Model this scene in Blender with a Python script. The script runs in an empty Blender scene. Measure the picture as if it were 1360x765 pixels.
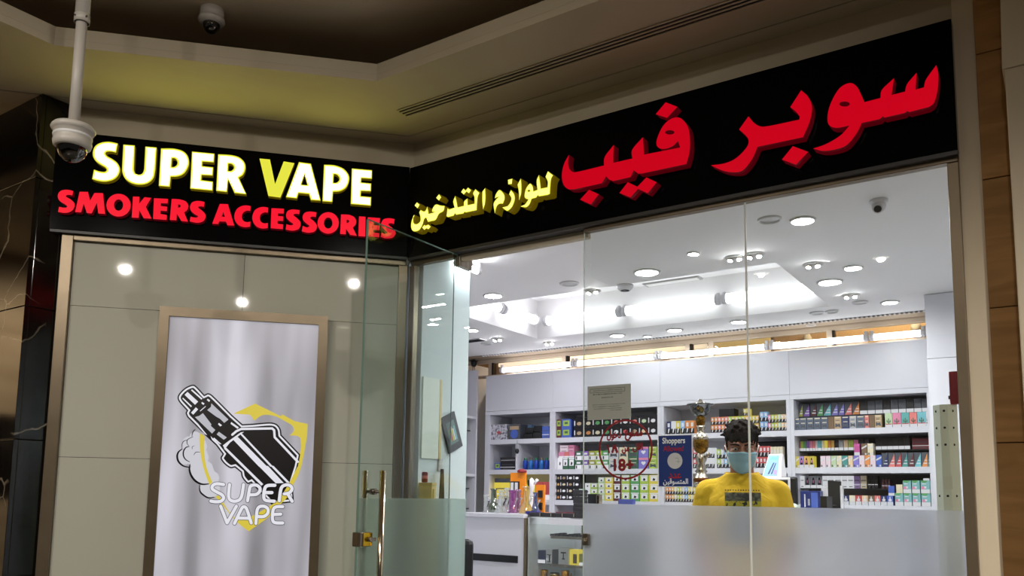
import bpy, bmesh, math, random
from mathutils import Vector, Matrix
random.seed(7)
C = bpy.context.scene.collection
SC = bpy.context.scene
PI = math.pi

# ------------------------------------------------------------------ camera, world, exposure
F, PY0, CAMY, CAMZ = 1096.695, 530.598, -3.0, 1.32
AR = Vector((0.82812428, 0.56037272, 0.01387778))     # camera right
AU = Vector((0.05328252, -0.10333874, 0.99321804))    # camera up
AF = Vector((-0.55800641, 0.82176853, 0.11543539))    # camera forward
cam = bpy.data.cameras.new('camera')
cam.sensor_width = 36.0
cam.lens = 36.0 * F / 1360.0
cam.shift_y = (PY0 - 382.5) / 1360.0
cam.clip_start = 0.05
camo = bpy.data.objects.new('camera', cam)
C.objects.link(camo)
camo.matrix_world = Matrix(((AR.x, AU.x, -AF.x, 0), (AR.y, AU.y, -AF.y, CAMY), (AR.z, AU.z, -AF.z, CAMZ), (0, 0, 0, 1)))
SC.camera = camo
wd = bpy.data.worlds.new('mall_ambient')
SC.world = wd
wd.use_nodes = True
wd.node_tree.nodes['Background'].inputs[0].default_value = (1.0, 0.92, 0.78, 1)
wd.node_tree.nodes['Background'].inputs[1].default_value = 0.045
SC.view_settings.view_transform = 'Standard'
SC.view_settings.look = 'None'
SC.view_settings.exposure = 0.0
SC.view_settings.gamma = 1.0
SC.view_settings.use_curve_mapping = False

# ------------------------------------------------------------------ measuring helpers
CAM = Vector((0, CAMY, CAMZ))
def ray(px, py): return AF + AR * ((px - 680) / F) - AU * ((py - PY0) / F)
def hit(px, py, p, n):
    d = ray(px, py)
    return CAM + d * ((Vector(p) - CAM).dot(n) / d.dot(n))
def W(px, py, y): return hit(px, py, (0, y, 0), Vector((0, 1, 0)))
def WX(px, py, x): return hit(px, py, (x, 0, 0), Vector((1, 0, 0)))
def WZ(px, py, z): return hit(px, py, (0, 0, z), Vector((0, 0, 1)))
LC = Vector((-2.65, 0, 0))                 # corner where the two shopfront walls meet
LD = Vector((0.67505112, 0.73777096, 0))   # along the left wall, to the right
LN = Vector((0.73777096, -0.67505112, 0))  # out of the left wall, towards the mall
LROT = math.atan2(LD.y, LD.x)
def onR(px, py, off=0.0):
    p = W(px, py, -off); return (p.x, p.z)
def onL(px, py, off=0.0):
    p = hit(px, py, LC + LN * off, LN) - LC
    return (p.dot(LD), p.z)
def Lw(s, z, off=0.0):
    v = LC + LD * s + LN * off; return Vector((v.x, v.y, z))

# ------------------------------------------------------------------ materials
_m = {}
def lin(c):
    f = lambda v: v / 12.92 if v <= 0.04045 else ((v + 0.055) / 1.055) ** 2.4
    return tuple(f(v / 255.0) for v in c) + (1.0,)
def mat(name, rgb=(200, 200, 200), rough=0.5, metal=0.0, emit=None, es=1.0, spec=0.5, coat=0.0):
    if name in _m: return _m[name]
    m = bpy.data.materials.new(name); m.use_nodes = True
    b = m.node_tree.nodes['Principled BSDF']
    b.inputs['Base Color'].default_value = lin(rgb)
    b.inputs['Roughness'].default_value = rough
    b.inputs['Metallic'].default_value = metal
    b.inputs['Specular IOR Level'].default_value = spec
    b.inputs['Coat Weight'].default_value = coat
    if emit is not None:
        b.inputs['Emission Color'].default_value = lin(emit) if max(emit) > 1.5 else tuple(emit) + (1.0,)
        b.inputs['Emission Strength'].default_value = es
    _m[name] = m
    return m
def noisy(name, c1, c2, scale=(3, 3, 3), rough=0.5, metal=0.0, detail=6.0, lo=0.35, hi=0.65, bump=0.0, spec=0.5, dist=0.0):
    if name in _m: return _m[name]
    m = mat(name, c1, rough, metal, spec=spec)
    t = m.node_tree; N = t.nodes; L = t.links
    b = N['Principled BSDF']
    tc = N.new('ShaderNodeTexCoord'); mp = N.new('ShaderNodeMapping'); mp.inputs['Scale'].default_value = scale
    nz = N.new('ShaderNodeTexNoise'); nz.inputs['Scale'].default_value = 1.0; nz.inputs['Detail'].default_value = detail
    nz.inputs['Distortion'].default_value = dist
    cr = N.new('ShaderNodeValToRGB')
    cr.color_ramp.elements[0].position = lo; cr.color_ramp.elements[0].color = lin(c1)
    cr.color_ramp.elements[1].position = hi; cr.color_ramp.elements[1].color = lin(c2)
    L.new(tc.outputs['Object'], mp.inputs['Vector']); L.new(mp.outputs['Vector'], nz.inputs['Vector'])
    L.new(nz.outputs['Fac'], cr.inputs['Fac']); L.new(cr.outputs['Color'], b.inputs['Base Color'])
    if bump:
        bp = N.new('ShaderNodeBump'); bp.inputs['Strength'].default_value = bump; bp.inputs['Distance'].default_value = 0.004
        L.new(nz.outputs['Fac'], bp.inputs['Height']); L.new(bp.outputs['Normal'], b.inputs['Normal'])
    return m
def glassy(name, tint=(235, 242, 238), gloss=0.06, rough=0.0, fres=1.45, body=0.0, bodyc=(255, 255, 255)):
    """clear sheet glass: lets light straight through, mirrors by Fresnel"""
    if name in _m: return _m[name]
    m = bpy.data.materials.new(name); m.use_nodes = True
    t = m.node_tree; N = t.nodes; L = t.links; N.clear()
    o = N.new('ShaderNodeOutputMaterial'); mx = N.new('ShaderNodeMixShader')
    tr = N.new('ShaderNodeBsdfTransparent'); tr.inputs[0].default_value = lin(tint)
    gl = N.new('ShaderNodeBsdfGlossy'); gl.inputs['Roughness'].default_value = rough
    gl.inputs['Color'].default_value = (1, 1, 1, 1)
    lw = N.new('ShaderNodeLayerWeight'); lw.inputs[0].default_value = 0.5
    pw = N.new('ShaderNodeMath'); pw.operation = 'POWER'; pw.inputs[1].default_value = 5.0
    a = N.new('ShaderNodeMath'); a.operation = 'MULTIPLY_ADD'; a.inputs[1].default_value = 0.9; a.inputs[2].default_value = 0.035 + gloss; a.use_clamp = True
    L.new(lw.outputs['Facing'], pw.inputs[0]); L.new(pw.outputs[0], a.inputs[0]); L.new(a.outputs[0], mx.inputs[0])
    src = tr.outputs[0]
    if body:
        df = N.new('ShaderNodeBsdfDiffuse'); df.inputs[0].default_value = lin(bodyc)
        m2 = N.new('ShaderNodeMixShader'); m2.inputs[0].default_value = body
        L.new(tr.outputs[0], m2.inputs[1]); L.new(df.outputs[0], m2.inputs[2]); src = m2.outputs[0]
    L.new(src, mx.inputs[1]); L.new(gl.outputs[0], mx.inputs[2]); L.new(mx.outputs[0], o.inputs[0])
    _m[name] = m
    return m
def frost(name, c1=(250, 250, 255), c2=(240, 242, 248), c3=(200, 204, 208)):
    m = bpy.data.materials.new(name); m.use_nodes = True
    t = m.node_tree; N = t.nodes; L = t.links; N.clear()
    o = N.new('ShaderNodeOutputMaterial')
    rf = N.new('ShaderNodeBsdfRefraction'); rf.inputs['IOR'].default_value = 1.12; rf.inputs['Roughness'].default_value = 0.48
    rf.inputs['Color'].default_value = lin(c1)
    tl = N.new('ShaderNodeBsdfTranslucent'); tl.inputs[0].default_value = lin(c2)
    df = N.new('ShaderNodeBsdfDiffuse'); df.inputs[0].default_value = lin(c3)
    a = N.new('ShaderNodeMixShader'); a.inputs[0].default_value = 0.20
    b = N.new('ShaderNodeMixShader'); b.inputs[0].default_value = 0.10
    L.new(rf.outputs[0], a.inputs[1]); L.new(tl.outputs[0], a.inputs[2])
    L.new(a.outputs[0], b.inputs[1]); L.new(df.outputs[0], b.inputs[2]); L.new(b.outputs[0], o.inputs[0])
    return m

M_plaster = noisy('warm_plaster', (196, 184, 162), (186, 174, 152), (2, 2, 2), 0.85)
M_soffit = noisy('soffit_paint', (190, 178, 156), (180, 168, 146), (2, 2, 2), 0.8)
M_upper = noisy('upper_ceiling_paint', (214, 198, 172), (206, 190, 164), (2, 2, 2), 0.85)
M_cream = noisy('cream_paint', (222, 208, 184), (214, 199, 174), (4, 4, 2), 0.75)
M_white = mat('white_laminate', (218, 218, 226), 0.28)
M_wwall = mat('white_wall_paint', (226, 230, 236), 0.6)
M_shopceil = mat('shop_ceiling_paint', (236, 234, 234), 0.75)
M_sign = mat('black_sign_acrylic', (5, 5, 6), 0.14, spec=0.06)
M_signlip = mat('sign_trim_grey', (52, 50, 50), 0.4)
M_bronze = noisy('brushed_bronze', (122, 108, 88), (130, 115, 94), (9, 9, 9), 0.32, 0.55)
M_steel = noisy('brushed_steel', (150, 140, 126), (120, 112, 100), (60, 60, 1), 0.28, 0.9)
M_chrome = mat('polished_chrome', (205, 190, 165), 0.12, 1.0)
M_brass = mat('brass', (200, 160, 40), 0.25, 1.0)
M_black = mat('matt_black', (14, 14, 16), 0.45)
M_dark = mat('charcoal_plastic', (32, 33, 38), 0.4)
M_lacq = noisy('back_painted_glass', (208, 207, 194), (204, 203, 189), (1, 1, 1), 0.03, spec=0.6)
M_whiteplastic = mat('white_plastic', (225, 224, 228), 0.35)
M_greyplastic = mat('camera_housing_white', (190, 184, 176), 0.4)
M_glass = glassy('clear_glass', (243, 245, 243), 0.0)
M_edge = mat('green_glass_edge', (120, 150, 140), 0.15)
M_door = glassy('door_glass', (238, 245, 242), 0.0)
M_frost = frost('frosted_film')
M_dfrost = frost('door_frosted_film', (242, 250, 247), (234, 244, 240), (206, 216, 211))
M_dome = glassy('dark_dome_glass', (38, 38, 40), 0.10, 0.02)
M_tube2 = mat('bright_lit_tube', (255, 255, 255), 0.5, emit=(0.93, 0.95, 1.0), es=6.0)
M_tube3 = mat('brightest_lit_tube', (255, 255, 255), 0.5, emit=(0.93, 0.95, 1.0), es=40.0)
M_tube = mat('lit_tube', (255, 255, 255), 0.5, emit=(0.93, 0.95, 1.0), es=3.6)
M_lamp = mat('lit_downlight', (255, 255, 255), 0.5, emit=(0.98, 0.98, 1.0), es=500.0)
M_lamp2 = mat('lit_small_downlight', (255, 255, 255), 0.5, emit=(0.98, 0.98, 1.0), es=90.0)
M_malllamp = mat('lit_mall_downlight', (255, 255, 255), 0.5, emit=(1.0, 0.9, 0.76), es=5.0)
M_ring = mat('downlight_trim', (215, 214, 214), 0.45)
M_sandstone = noisy('sandstone', (176, 132, 78), (150, 110, 60), (3.0, 3.0, 16), 0.7, bump=0.25, dist=1.2)
M_tan = noisy('tan_corridor_wall', (206, 164, 112), (196, 152, 100), (2, 2, 2), 0.8)
M_joint = mat('dark_joint', (60, 48, 34), 0.9)

def marble():
    m = mat('black_veined_marble', (16, 14, 13), 0.10, spec=0.6)
    t = m.node_tree; N = t.nodes; L = t.links; b = N['Principled BSDF']
    tc = N.new('ShaderNodeTexCoord'); nz = N.new('ShaderNodeTexNoise'); nz.inputs['Scale'].default_value = 2.2; nz.inputs['Detail'].default_value = 5
    mxv = N.new('ShaderNodeMixRGB'); mxv.inputs[0].default_value = 0.25
    vo = N.new('ShaderNodeTexVoronoi'); vo.feature = 'DISTANCE_TO_EDGE'; vo.inputs['Scale'].default_value = 3.2
    cr = N.new('ShaderNodeValToRGB')
    cr.color_ramp.elements[0].position = 0.0; cr.color_ramp.elements[0].color = lin((150, 138, 120))
    cr.color_ramp.elements[1].position = 0.012; cr.color_ramp.elements[1].color = lin((17, 14, 12))
    nm = N.new('ShaderNodeTexNoise'); nm.inputs['Scale'].default_value = 3.0
    mk = N.new('ShaderNodeValToRGB'); mk.color_ramp.elements[0].position = 0.42; mk.color_ramp.elements[1].position = 0.56
    mx = N.new('ShaderNodeMixRGB'); mx.inputs[1].default_value = lin((17, 14, 12))
    L.new(tc.outputs['Object'], nz.inputs['Vector']); L.new(tc.outputs['Object'], mxv.inputs[1]); L.new(nz.outputs['Color'], mxv.inputs[2])
    L.new(mxv.outputs[0], vo.inputs['Vector']); L.new(vo.outputs['Distance'], cr.inputs['Fac'])
    L.new(tc.outputs['Object'], nm.inputs['Vector']); L.new(nm.outputs['Fac'], mk.inputs['Fac'])
    L.new(mk.outputs['Color'], mx.inputs[0]); L.new(cr.outputs['Color'], mx.inputs[2]); L.new(mx.outputs[0], b.inputs['Base Color'])
    return m
M_marble = marble()

# ------------------------------------------------------------------ building helpers
def bx(bm, x0, x1, y0, y1, z0, z1, mi=0):
    v = [bm.verts.new(p) for p in ((x0, y0, z0), (x1, y0, z0), (x1, y1, z0), (x0, y1, z0), (x0, y0, z1), (x1, y0, z1), (x1, y1, z1), (x0, y1, z1))]
    for f in ((0, 3, 2, 1), (4, 5, 6, 7), (0, 1, 5, 4), (1, 2, 6, 5), (2, 3, 7, 6), (3, 0, 4, 7)):
        q = bm.faces.new([v[i] for i in f]); q.material_index = mi
def tube(bm, p0, p1, r0, r1=None, seg=14, mi=0, cap=True):
    r1 = r0 if r1 is None else r1
    p0, p1 = Vector(p0), Vector(p1); d = (p1 - p0).normalized()
    a = d.orthogonal().normalized(); b = d.cross(a)
    A = [bm.verts.new(p0 + (a * math.cos(2 * PI * i / seg) + b * math.sin(2 * PI * i / seg)) * r0) for i in range(seg)]
    B = [bm.verts.new(p1 + (a * math.cos(2 * PI * i / seg) + b * math.sin(2 * PI * i / seg)) * r1) for i in range(seg)]
    for i in range(seg):
        f = bm.faces.new((A[i], A[(i + 1) % seg], B[(i + 1) % seg], B[i])); f.material_index = mi; f.smooth = True
    if cap:
        bm.faces.new(A[::-1]).material_index = mi; bm.faces.new(B).material_index = mi
def lathe(bm, prof, c=(0, 0, 0), seg=24, mi=0, smooth=True):
    c = Vector(c); rings = []
    for r, z in prof:
        if r < 1e-5: rings.append([bm.verts.new(c + Vector((0, 0, z)))])
        else: rings.append([bm.verts.new(c + Vector((r * math.cos(2 * PI * i / seg), r * math.sin(2 * PI * i / seg), z))) for i in range(seg)])
    for a, b in zip(rings, rings[1:]):
        for i in range(seg):
            j = (i + 1) % seg
            if len(a) == 1 and len(b) == 1: continue
            if len(a) == 1: f = bm.faces.new((a[0], b[j], b[i]))
            elif len(b) == 1: f = bm.faces.new((a[i], a[j], b[0]))
            else: f = bm.faces.new((a[i], a[j], b[j], b[i]))
            f.material_index = mi; f.smooth = smooth
def ball(bm, c, r, seg=16, rings=10, mi=0, sc=(1, 1, 1)):
    c = Vector(c); R = []
    for j in range(1, rings):
        t = PI * j / rings; st, ct = math.sin(t), math.cos(t)
        R.append([bm.verts.new((c.x + r * sc[0] * st * math.cos(2 * PI * i / seg), c.y + r * sc[1] * st * math.sin(2 * PI * i / seg), c.z + r * sc[2] * ct)) for i in range(seg)])
    top = bm.verts.new((c.x, c.y, c.z + r * sc[2])); bot = bm.verts.new((c.x, c.y, c.z - r * sc[2])); fs = []
    for i in range(seg):
        j = (i + 1) % seg
        fs.append(bm.faces.new((top, R[0][i], R[0][j]))); fs.append(bm.faces.new((bot, R[-1][j], R[-1][i])))
        for A, B in zip(R, R[1:]): fs.append(bm.faces.new((A[i], B[i], B[j], A[j])))
    for f in fs: f.material_index = mi; f.smooth = True
def prism(bm, poly, z0, z1, mi=0):
    a = [bm.verts.new((x, y, z0)) for x, y in poly]; b = [bm.verts.new((x, y, z1)) for x, y in poly]
    n = len(poly)
    bm.faces.new(a[::-1]).material_index = mi; bm.faces.new(b).material_index = mi
    for i in range(n): bm.faces.new((a[i], a[(i + 1) % n], b[(i + 1) % n], b[i])).material_index = mi
def obj(name, bm, m, parent=None, loc=None, rotz=None, bevel=0.0, kind=None):
    bmesh.ops.recalc_face_normals(bm, faces=bm.faces[:])
    me = bpy.data.meshes.new(name); bm.to_mesh(me); bm.free()
    return link(name, me, m, parent, loc, rotz, bevel, kind)
def link(name, me, m, parent=None, loc=None, rotz=None, bevel=0.0, kind=None):
    for x in (m if isinstance(m, (list, tuple)) else [m]): me.materials.append(x)
    o = bpy.data.objects.new(name, me); C.objects.link(o)
    if parent: o.parent = parent
    if loc is not None: o.location = loc
    if rotz is not None: o.rotation_euler = (0, 0, rotz)
    if kind: o['kind'] = kind
    if bevel:
        b = o.modifiers.new('bevel', 'BEVEL'); b.width = bevel; b.segments = 2; b.limit_method = 'ANGLE'
    return o
def box(name, m, x0, x1, y0, y1, z0, z1, parent=None, kind=None, bevel=0.0):
    bm = bmesh.new(); bx(bm, x0, x1, y0, y1, z0, z1)
    return obj(name, bm, m, parent, None, None, bevel, kind)
def thing(name, label, cat, loc=(0, 0, 0), rotz=0.0, group=None):
    o = bpy.data.objects.new(name, None); C.objects.link(o)
    o.location = loc; o.rotation_euler = (0, 0, rotz); o.empty_display_size = 0.05
    return tag(o, label, cat, group)
def tag(o, label, cat, group=None):
    n = len(label.replace('-', ' ').split()); assert 4 <= n <= 19, label
    o['label'] = label; o['category'] = cat
    if group: o['group'] = group
    return o
def struct(name, loc=(0, 0, 0), rotz=0.0):
    o = bpy.data.objects.new(name, None); C.objects.link(o); o.location = loc; o.rotation_euler = (0, 0, rotz)
    o['kind'] = 'structure'; return o

# outlines: "x,y" is a corner, "sx,y" a smooth point
def pts(s, ox=0, oy=0, sc=1.0):
    out = []
    for w in s.split():
        sm = w[0] == 's'
        x, y = (w[1:] if sm else w).split(',')
        out.append((ox + float(x) / sc, oy + float(y) / sc, sm))
    return out
def ell(cx, cy, rx, ry, ox=0, oy=0, sc=1.0, n=16):
    return [(ox + (cx + rx * math.cos(2 * PI * i / n)) / sc, oy + (cy + ry * math.sin(2 * PI * i / n)) / sc, True) for i in range(n)]
def smooth_loop(p, n=5, closed=True):
    """p: (x, y, smooth) -> dense polyline"""
    out = []; k = len(p)
    for i in range(k if closed else k - 1):
        a, b = p[i], p[(i + 1) % k]
        out.append((a[0], a[1]))
        if not a[2] and not b[2]: continue
        pa = p[i - 1] if (closed or i > 0) else a
        nb = p[(i + 2) % k] if (closed or i + 2 < k) else b
        ch = (b[0] - a[0], b[1] - a[1])
        ta = ((b[0] - pa[0]) / 2, (b[1] - pa[1]) / 2) if a[2] else None
        tb = ((nb[0] - a[0]) / 2, (nb[1] - a[1]) / 2) if b[2] else None
        if ta is None: ta = ((2 * ch[0] - tb[0]), (2 * ch[1] - tb[1])) if tb and False else ch
        if tb is None: tb = ch
        L = math.hypot(*ch)
        def lim(t):
            l = math.hypot(*t)
            return t if l <= 1.25 * L or l == 0 else (t[0] * 1.25 * L / l, t[1] * 1.25 * L / l)
        ta, tb = lim(ta), lim(tb)
        for j in range(1, n):
            u = j / n; h00 = 2*u**3 - 3*u*u + 1; h10 = u**3 - 2*u*u + u; h01 = -2*u**3 + 3*u*u; h11 = u**3 - u*u
            out.append((h00*a[0] + h10*ta[0] + h01*b[0] + h11*tb[0], h00*a[1] + h10*ta[1] + h01*b[1] + h11*tb[1]))
    if not closed: out.append((p[-1][0], p[-1][1]))
    return out
def flat_mesh(loops, depth):
    """2-D loops (metres) -> solid plate, front cap at z=+depth/2"""
    cu = bpy.data.curves.new('outline', 'CURVE'); cu.dimensions = '2D'; cu.fill_mode = 'BOTH'; cu.extrude = depth / 2
    for lp in loops:
        s = cu.splines.new('POLY'); s.points.add(len(lp) - 1); s.use_cyclic_u = True
        for q, (x, y) in zip(s.points, lp): q.co = (x, y, 0, 1)
    t = bpy.data.objects.new('outline', cu)
    me = bpy.data.meshes.new_from_object(t)
    bpy.data.objects.remove(t); bpy.data.curves.remove(cu)
    return me
def plate(name, loops, y_front, depth, mats, parent, rim=0.0):
    """loops of (x, z) local to parent, plate facing -y. mats: face, side[, rim]"""
    me = flat_mesh(loops, depth)
    bm = bmesh.new(); bm.from_mesh(me); bpy.data.meshes.remove(me)
    bmesh.ops.remove_doubles(bm, verts=bm.verts[:], dist=1e-6)
    bm.normal_update()
    front = [f for f in bm.faces if f.normal.z > 0.9 and f.calc_center_median().z > 0]
    for f in bm.faces: f.material_index = 1 if len(mats) > 1 else 0
    for f in front: f.material_index = 0
    if rim:
        r = bmesh.ops.inset_region(bm, faces=front, thickness=rim, use_even_offset=False, use_boundary=True)
        for f in r['faces']: f.material_index = 2
    for v in bm.verts: v.co = Vector((v.co.x, y_front + depth / 2 - v.co.z, v.co.y))
    me = bpy.data.meshes.new(name); bm.to_mesh(me); bm.free()
    return link(name, me, mats, parent)
def text_mesh(s):
    cu = bpy.data.curves.new('t', 'FONT'); cu.body = s; cu.extrude = 0.004; cu.resolution_u = 3
    t = bpy.data.objects.new('t', cu); me = bpy.data.meshes.new_from_object(t)
    bpy.data.objects.remove(t); bpy.data.curves.remove(cu)
    return me
def text(name, s, x0, x1, z0, z1, y, m, parent, bold=0.0):
    """print s fitted into the box x0..x1, z0..z1 on a face looking to -y; bold thickens the strokes"""
    src = text_mesh(s)
    co = [(v.co.x, v.co.y, v.co.z) for v in src.vertices]; fc = [tuple(p.vertices) for p in src.polygons]
    bpy.data.meshes.remove(src)
    offs = [(0.0, 0.0)] if not bold else [(bold * math.cos(k * PI / 4), bold * math.sin(k * PI / 4)) for k in range(8)]
    V, Fc = [], []
    for k, (dx, dy) in enumerate(offs):
        n = len(V); V += [(a + dx, b + dy, c + 0.0008 * k) for a, b, c in co]; Fc += [tuple(i + n for i in f) for f in fc]
    xs = [v[0] for v in V]; ys = [v[1] for v in V]
    ax, ay = (x1 - x0) / (max(xs) - min(xs)), (z1 - z0) / (max(ys) - min(ys)); mx, my = min(xs), min(ys)
    me = bpy.data.meshes.new(name)
    me.from_pydata([(x0 + (a - mx) * ax, y - c * 0.1, z0 + (b - my) * ay) for a, b, c in V], [], Fc)
    return link(name, me, m, parent)
# ================================================================== THE SETTING
ZS, ZU, ZC = 3.062, 3.312, 2.55          # mall soffit, mall upper ceiling, shop ceiling
YF = 0.03                                # back of the shopfront lintel
YB = 2.90                                # front of the stock shelving

# floors
fl = struct('floor')
M_floor = noisy('mall_floor_stone', (112, 104, 94), (98, 91, 82), (1.5, 1.5, 1.5), 0.25)
bm = bmesh.new()
bx(bm, -9.0, 2.5, -8.0, 5.2, -0.06, -0.012); obj('screed', bm, M_joint, fl)
me = bpy.data.meshes.new('floor_tile'); bm = bmesh.new(); bx(bm, -0.398, 0.398, -0.398, 0.398, -0.012, 0.0); bm.to_mesh(me); bm.free(); me.materials.append(M_floor)
for i in range(9):
    for j in range(5):
        o = bpy.data.objects.new('floor_tile', me); C.objects.link(o); o.parent = fl; o.location = (-5.6 + 0.8 * i, -3.5 + 0.8 * j, 0)

M_sfloor = noisy('white_shop_tile', (226, 226, 224), (216, 216, 214), (2, 2, 2), 0.2)
me = bpy.data.meshes.new('shop_floor_tile'); bm = bmesh.new(); bx(bm, -0.299, 0.299, -0.299, 0.299, -0.012, 0.0); bm.to_mesh(me); bm.free(); me.materials.append(M_sfloor)
for i in range(9):
    for j in range(6):
        o = bpy.data.objects.new('shop_floor_tile', me); C.objects.link(o); o.parent = fl; o.location = (-4.5 + 0.6 * i, 0.42 + 0.6 * j, 0)

# mall ceiling: high flat field, lower soffit with an upstand lip
box('ceiling_upper', M_upper, -9.0, 2.5, -8.0, 0.3, ZU, ZU + 0.1, kind='structure')
lipC = WZ(500, 108, ZS); lipL = WZ(72, 60, ZS)
sof = struct('ceiling_soffit')
def off_pt(d):                            # where lines d in front of both walls meet
    # y = -d on the right wall, distance d in front of the left wall
    s = (-d + LN.y * -d) / LD.y if False else (-d - LN.y * d) / LD.y
    return LC.x + LD.x * s + LN.x * d, -d
gx, gy = off_pt(0.087); g2x, g2y = off_pt(0.094)
far = 2.2
Lf = lambda d: (LC.x - LD.x * far + LN.x * d, -LD.y * far + LN.y * d)
bm = bmesh.new(); prism(bm, [(1.2, 0.04), (-2.66, 0.04), Lf(-0.03), Lf(0.087), (gx, gy), (1.2, gy)], ZS, ZS + 0.03); obj('soffit_border', bm, M_soffit, sof)
bm = bmesh.new()
prism(bm, [(1.2, g2y), (g2x, g2y), Lf(0.094), (-4.9, -1.7), (-6.5, -1.4), (-6.5, -6.0), (lipL.x, -6.0), (lipL.x, lipL.y), (lipC.x, lipC.y), (1.2, lipC.y)], ZS, ZS + 0.03)
obj('soffit_board', bm, M_soffit, sof)
bm = bmesh.new(); prism(bm, [(1.2, 0.04), (-2.66, 0.04), Lf(-0.03), Lf(0.2), off_pt(0.2), (1.2, -0.2)], ZS + 0.031, ZS + 0.04); obj('soffit_backing', bm, M_joint, sof)
t = 0.03
bm = bmesh.new()
prism(bm, [(1.2, lipC.y), (lipC.x, lipC.y), (lipL.x, lipL.y), (lipL.x, -6.0), (lipL.x - t, -6.0), (lipL.x - t, lipL.y + 0.012), (lipC.x - 0.012, lipC.y + t), (1.2, lipC.y + t)], ZS + 0.0305, ZS + 0.078)
obj('trim_1', bm, M_soffit, None, kind='structure')
bm = bmesh.new(); bx(bm, -6.5, 1.2, 0.04, 0.10, ZS + 0.045, ZU); obj('wall_above_soffit', bm, M_upper, None, kind='structure')

# slot diffuser let into the soffit
e0 = WZ(534, 150, ZS)
dif = thing('slot_diffuser', 'long three-slot linear air diffuser in the soffit above the black sign', 'air vent', (e0.x, e0.y, ZS))
bm = bmesh.new(); bx(bm, 0, 3.4, -0.034, 0.034, -0.002, -0.0003); obj('slot_backing', bm, M_black, dif)
for k in range(4):
    y = -0.033 + 0.022 * k
    box('blade', M_soffit, 0, 3.4, y - 0.0042, y + 0.0042, -0.005, -0.0021, dif)

# bulkheads (cream) above the signs, with the shopfront lintel
z_open = onR(700, 330)[1]
xdw = onR(780, 400)[0]
box('wall_front', M_plaster, -2.66, -0.257, 0.0, YF, z_open + 0.034, ZS, kind='structure')
box('wall_front_lintel', M_plaster, -2.36, xdw - 0.001, 0.0, YF, z_open, z_open + 0.0335, kind='structure')
bm = bmesh.new(); bx(bm, -1.70, 0.0, 0.0, 0.12, 2.47, ZS)
obj('wall_left_bulkhead', bm, M_plaster, None, LC, LROT, kind='structure')
# shop-side face of the left shopfront wall
bm = bmesh.new(); bx(bm, -1.70, -0.02, 0.03, 0.10, 0, 2.47)
obj('wall_left_core', bm, M_wwall, None, LC, LROT, kind='structure')

# right side: cream return, sandstone pier, beige column
xr0 = -0.257; xr1 = onR(1301.8, 180)[0]
box('wall_right_return', M_cream, xr0, xr1, -0.012, 0.2, 0, ZS, kind='structure')
pier = struct('wall_right_pier')
ys = -0.03; px1 = W(1343, 235, ys).x + 0.03
zj = [W(1315, 68, ys).z, W(1322, 236, ys).z, W(1330, 408, ys).z, W(1335, 588, ys).z]
step = zj[2] - zj[3]
zl = [ZS] + zj
while zl[-1] > step: zl.append(zl[-1] - step)
zl.append(0.0)
for a, b in zip(zl, zl[1:]):
    d = random.uniform(-0.0015, 0.0015)
    box('stone_block', M_sandstone, xr1 + 0.001, px1, ys + d, 0.2, b + 0.0015, a - 0.0015, pier, bevel=0.002)
box('joint_backing', M_joint, xr1 + 0.003, px1 - 0.003, ys + 0.006, 0.19, 0.001, ZS - 0.002, pier)
yb_ = -0.22
xb = W(1344, 264, yb_).x; zcap = W(1334, 92, yb_).z
col = struct('wall_right_column')
box('shaft', M_cream, xb, xb + 0.6, yb_, -0.04, 0, zcap, col, bevel=0.004)
bm = bmesh.new()
a = [(xb - 0.006, yb_ - 0.006), (xb + 0.6, yb_ - 0.006), (xb + 0.6, -0.04), (xb - 0.006, -0.04)]
lo = [bm.verts.new((x, y, zcap)) for x, y in a]; hi = [bm.verts.new((x + (0.012 if x < 0.1 else 0), y, ZS)) for x, y in a]
bm.faces.new(lo[::-1]); bm.faces.new(hi)
for i in range(4): bm.faces.new((lo[i], lo[(i + 1) % 4], hi[(i + 1) % 4], hi[i]))
obj('capital', bm, M_cream, col)

# left: square column clad in black veined marble slabs
mc = struct('wall_left_column')
cx1, cy0 = -3.69, -1.30
zs = [ZS - 0.001, W(35, 240, cy0).z, W(36, 405, cy0).z]
st = zs[1] - zs[2]
while zs[-1] > st: zs.append(zs[-1] - st)
zs.append(0.0)
for a, b in zip(zs, zs[1:]):
    box('marble_slab', M_marble, cx1 - 0.90, cx1 - 0.0005, cy0, cy0 + 0.02, b + 0.0015, a - 0.0015, mc, bevel=0.0015)
    box('marble_slab', M_marble, cx1 - 0.02, cx1, cy0 + 0.0205, cy0 + 0.4, b + 0.0015, a - 0.0015, mc, bevel=0.0015)
box('column_core', M_joint, cx1 - 0.88, cx1 - 0.021, cy0 + 0.021, cy0 + 0.39, 0, ZS - 0.002, mc)
# mall side wall beyond the column, clad in lit sandstone (seen mirrored in the marble)
sw = struct('wall_mall_side')
M_slab = noisy('side_sandstone', (196, 172, 138), (176, 150, 116), (2, 2, 9), 0.6)
for k in range(5):
    for j in range(5):
        z0 = 0.0 + 0.62 * j
        box('stone_slab', M_marble if j == 2 else M_slab, -6.6, -6.5, -6.0 + 0.92 * k, -5.085 + 0.92 * k, z0 + 0.003, min(z0 + 0.617, ZS - 0.005), sw)

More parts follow.
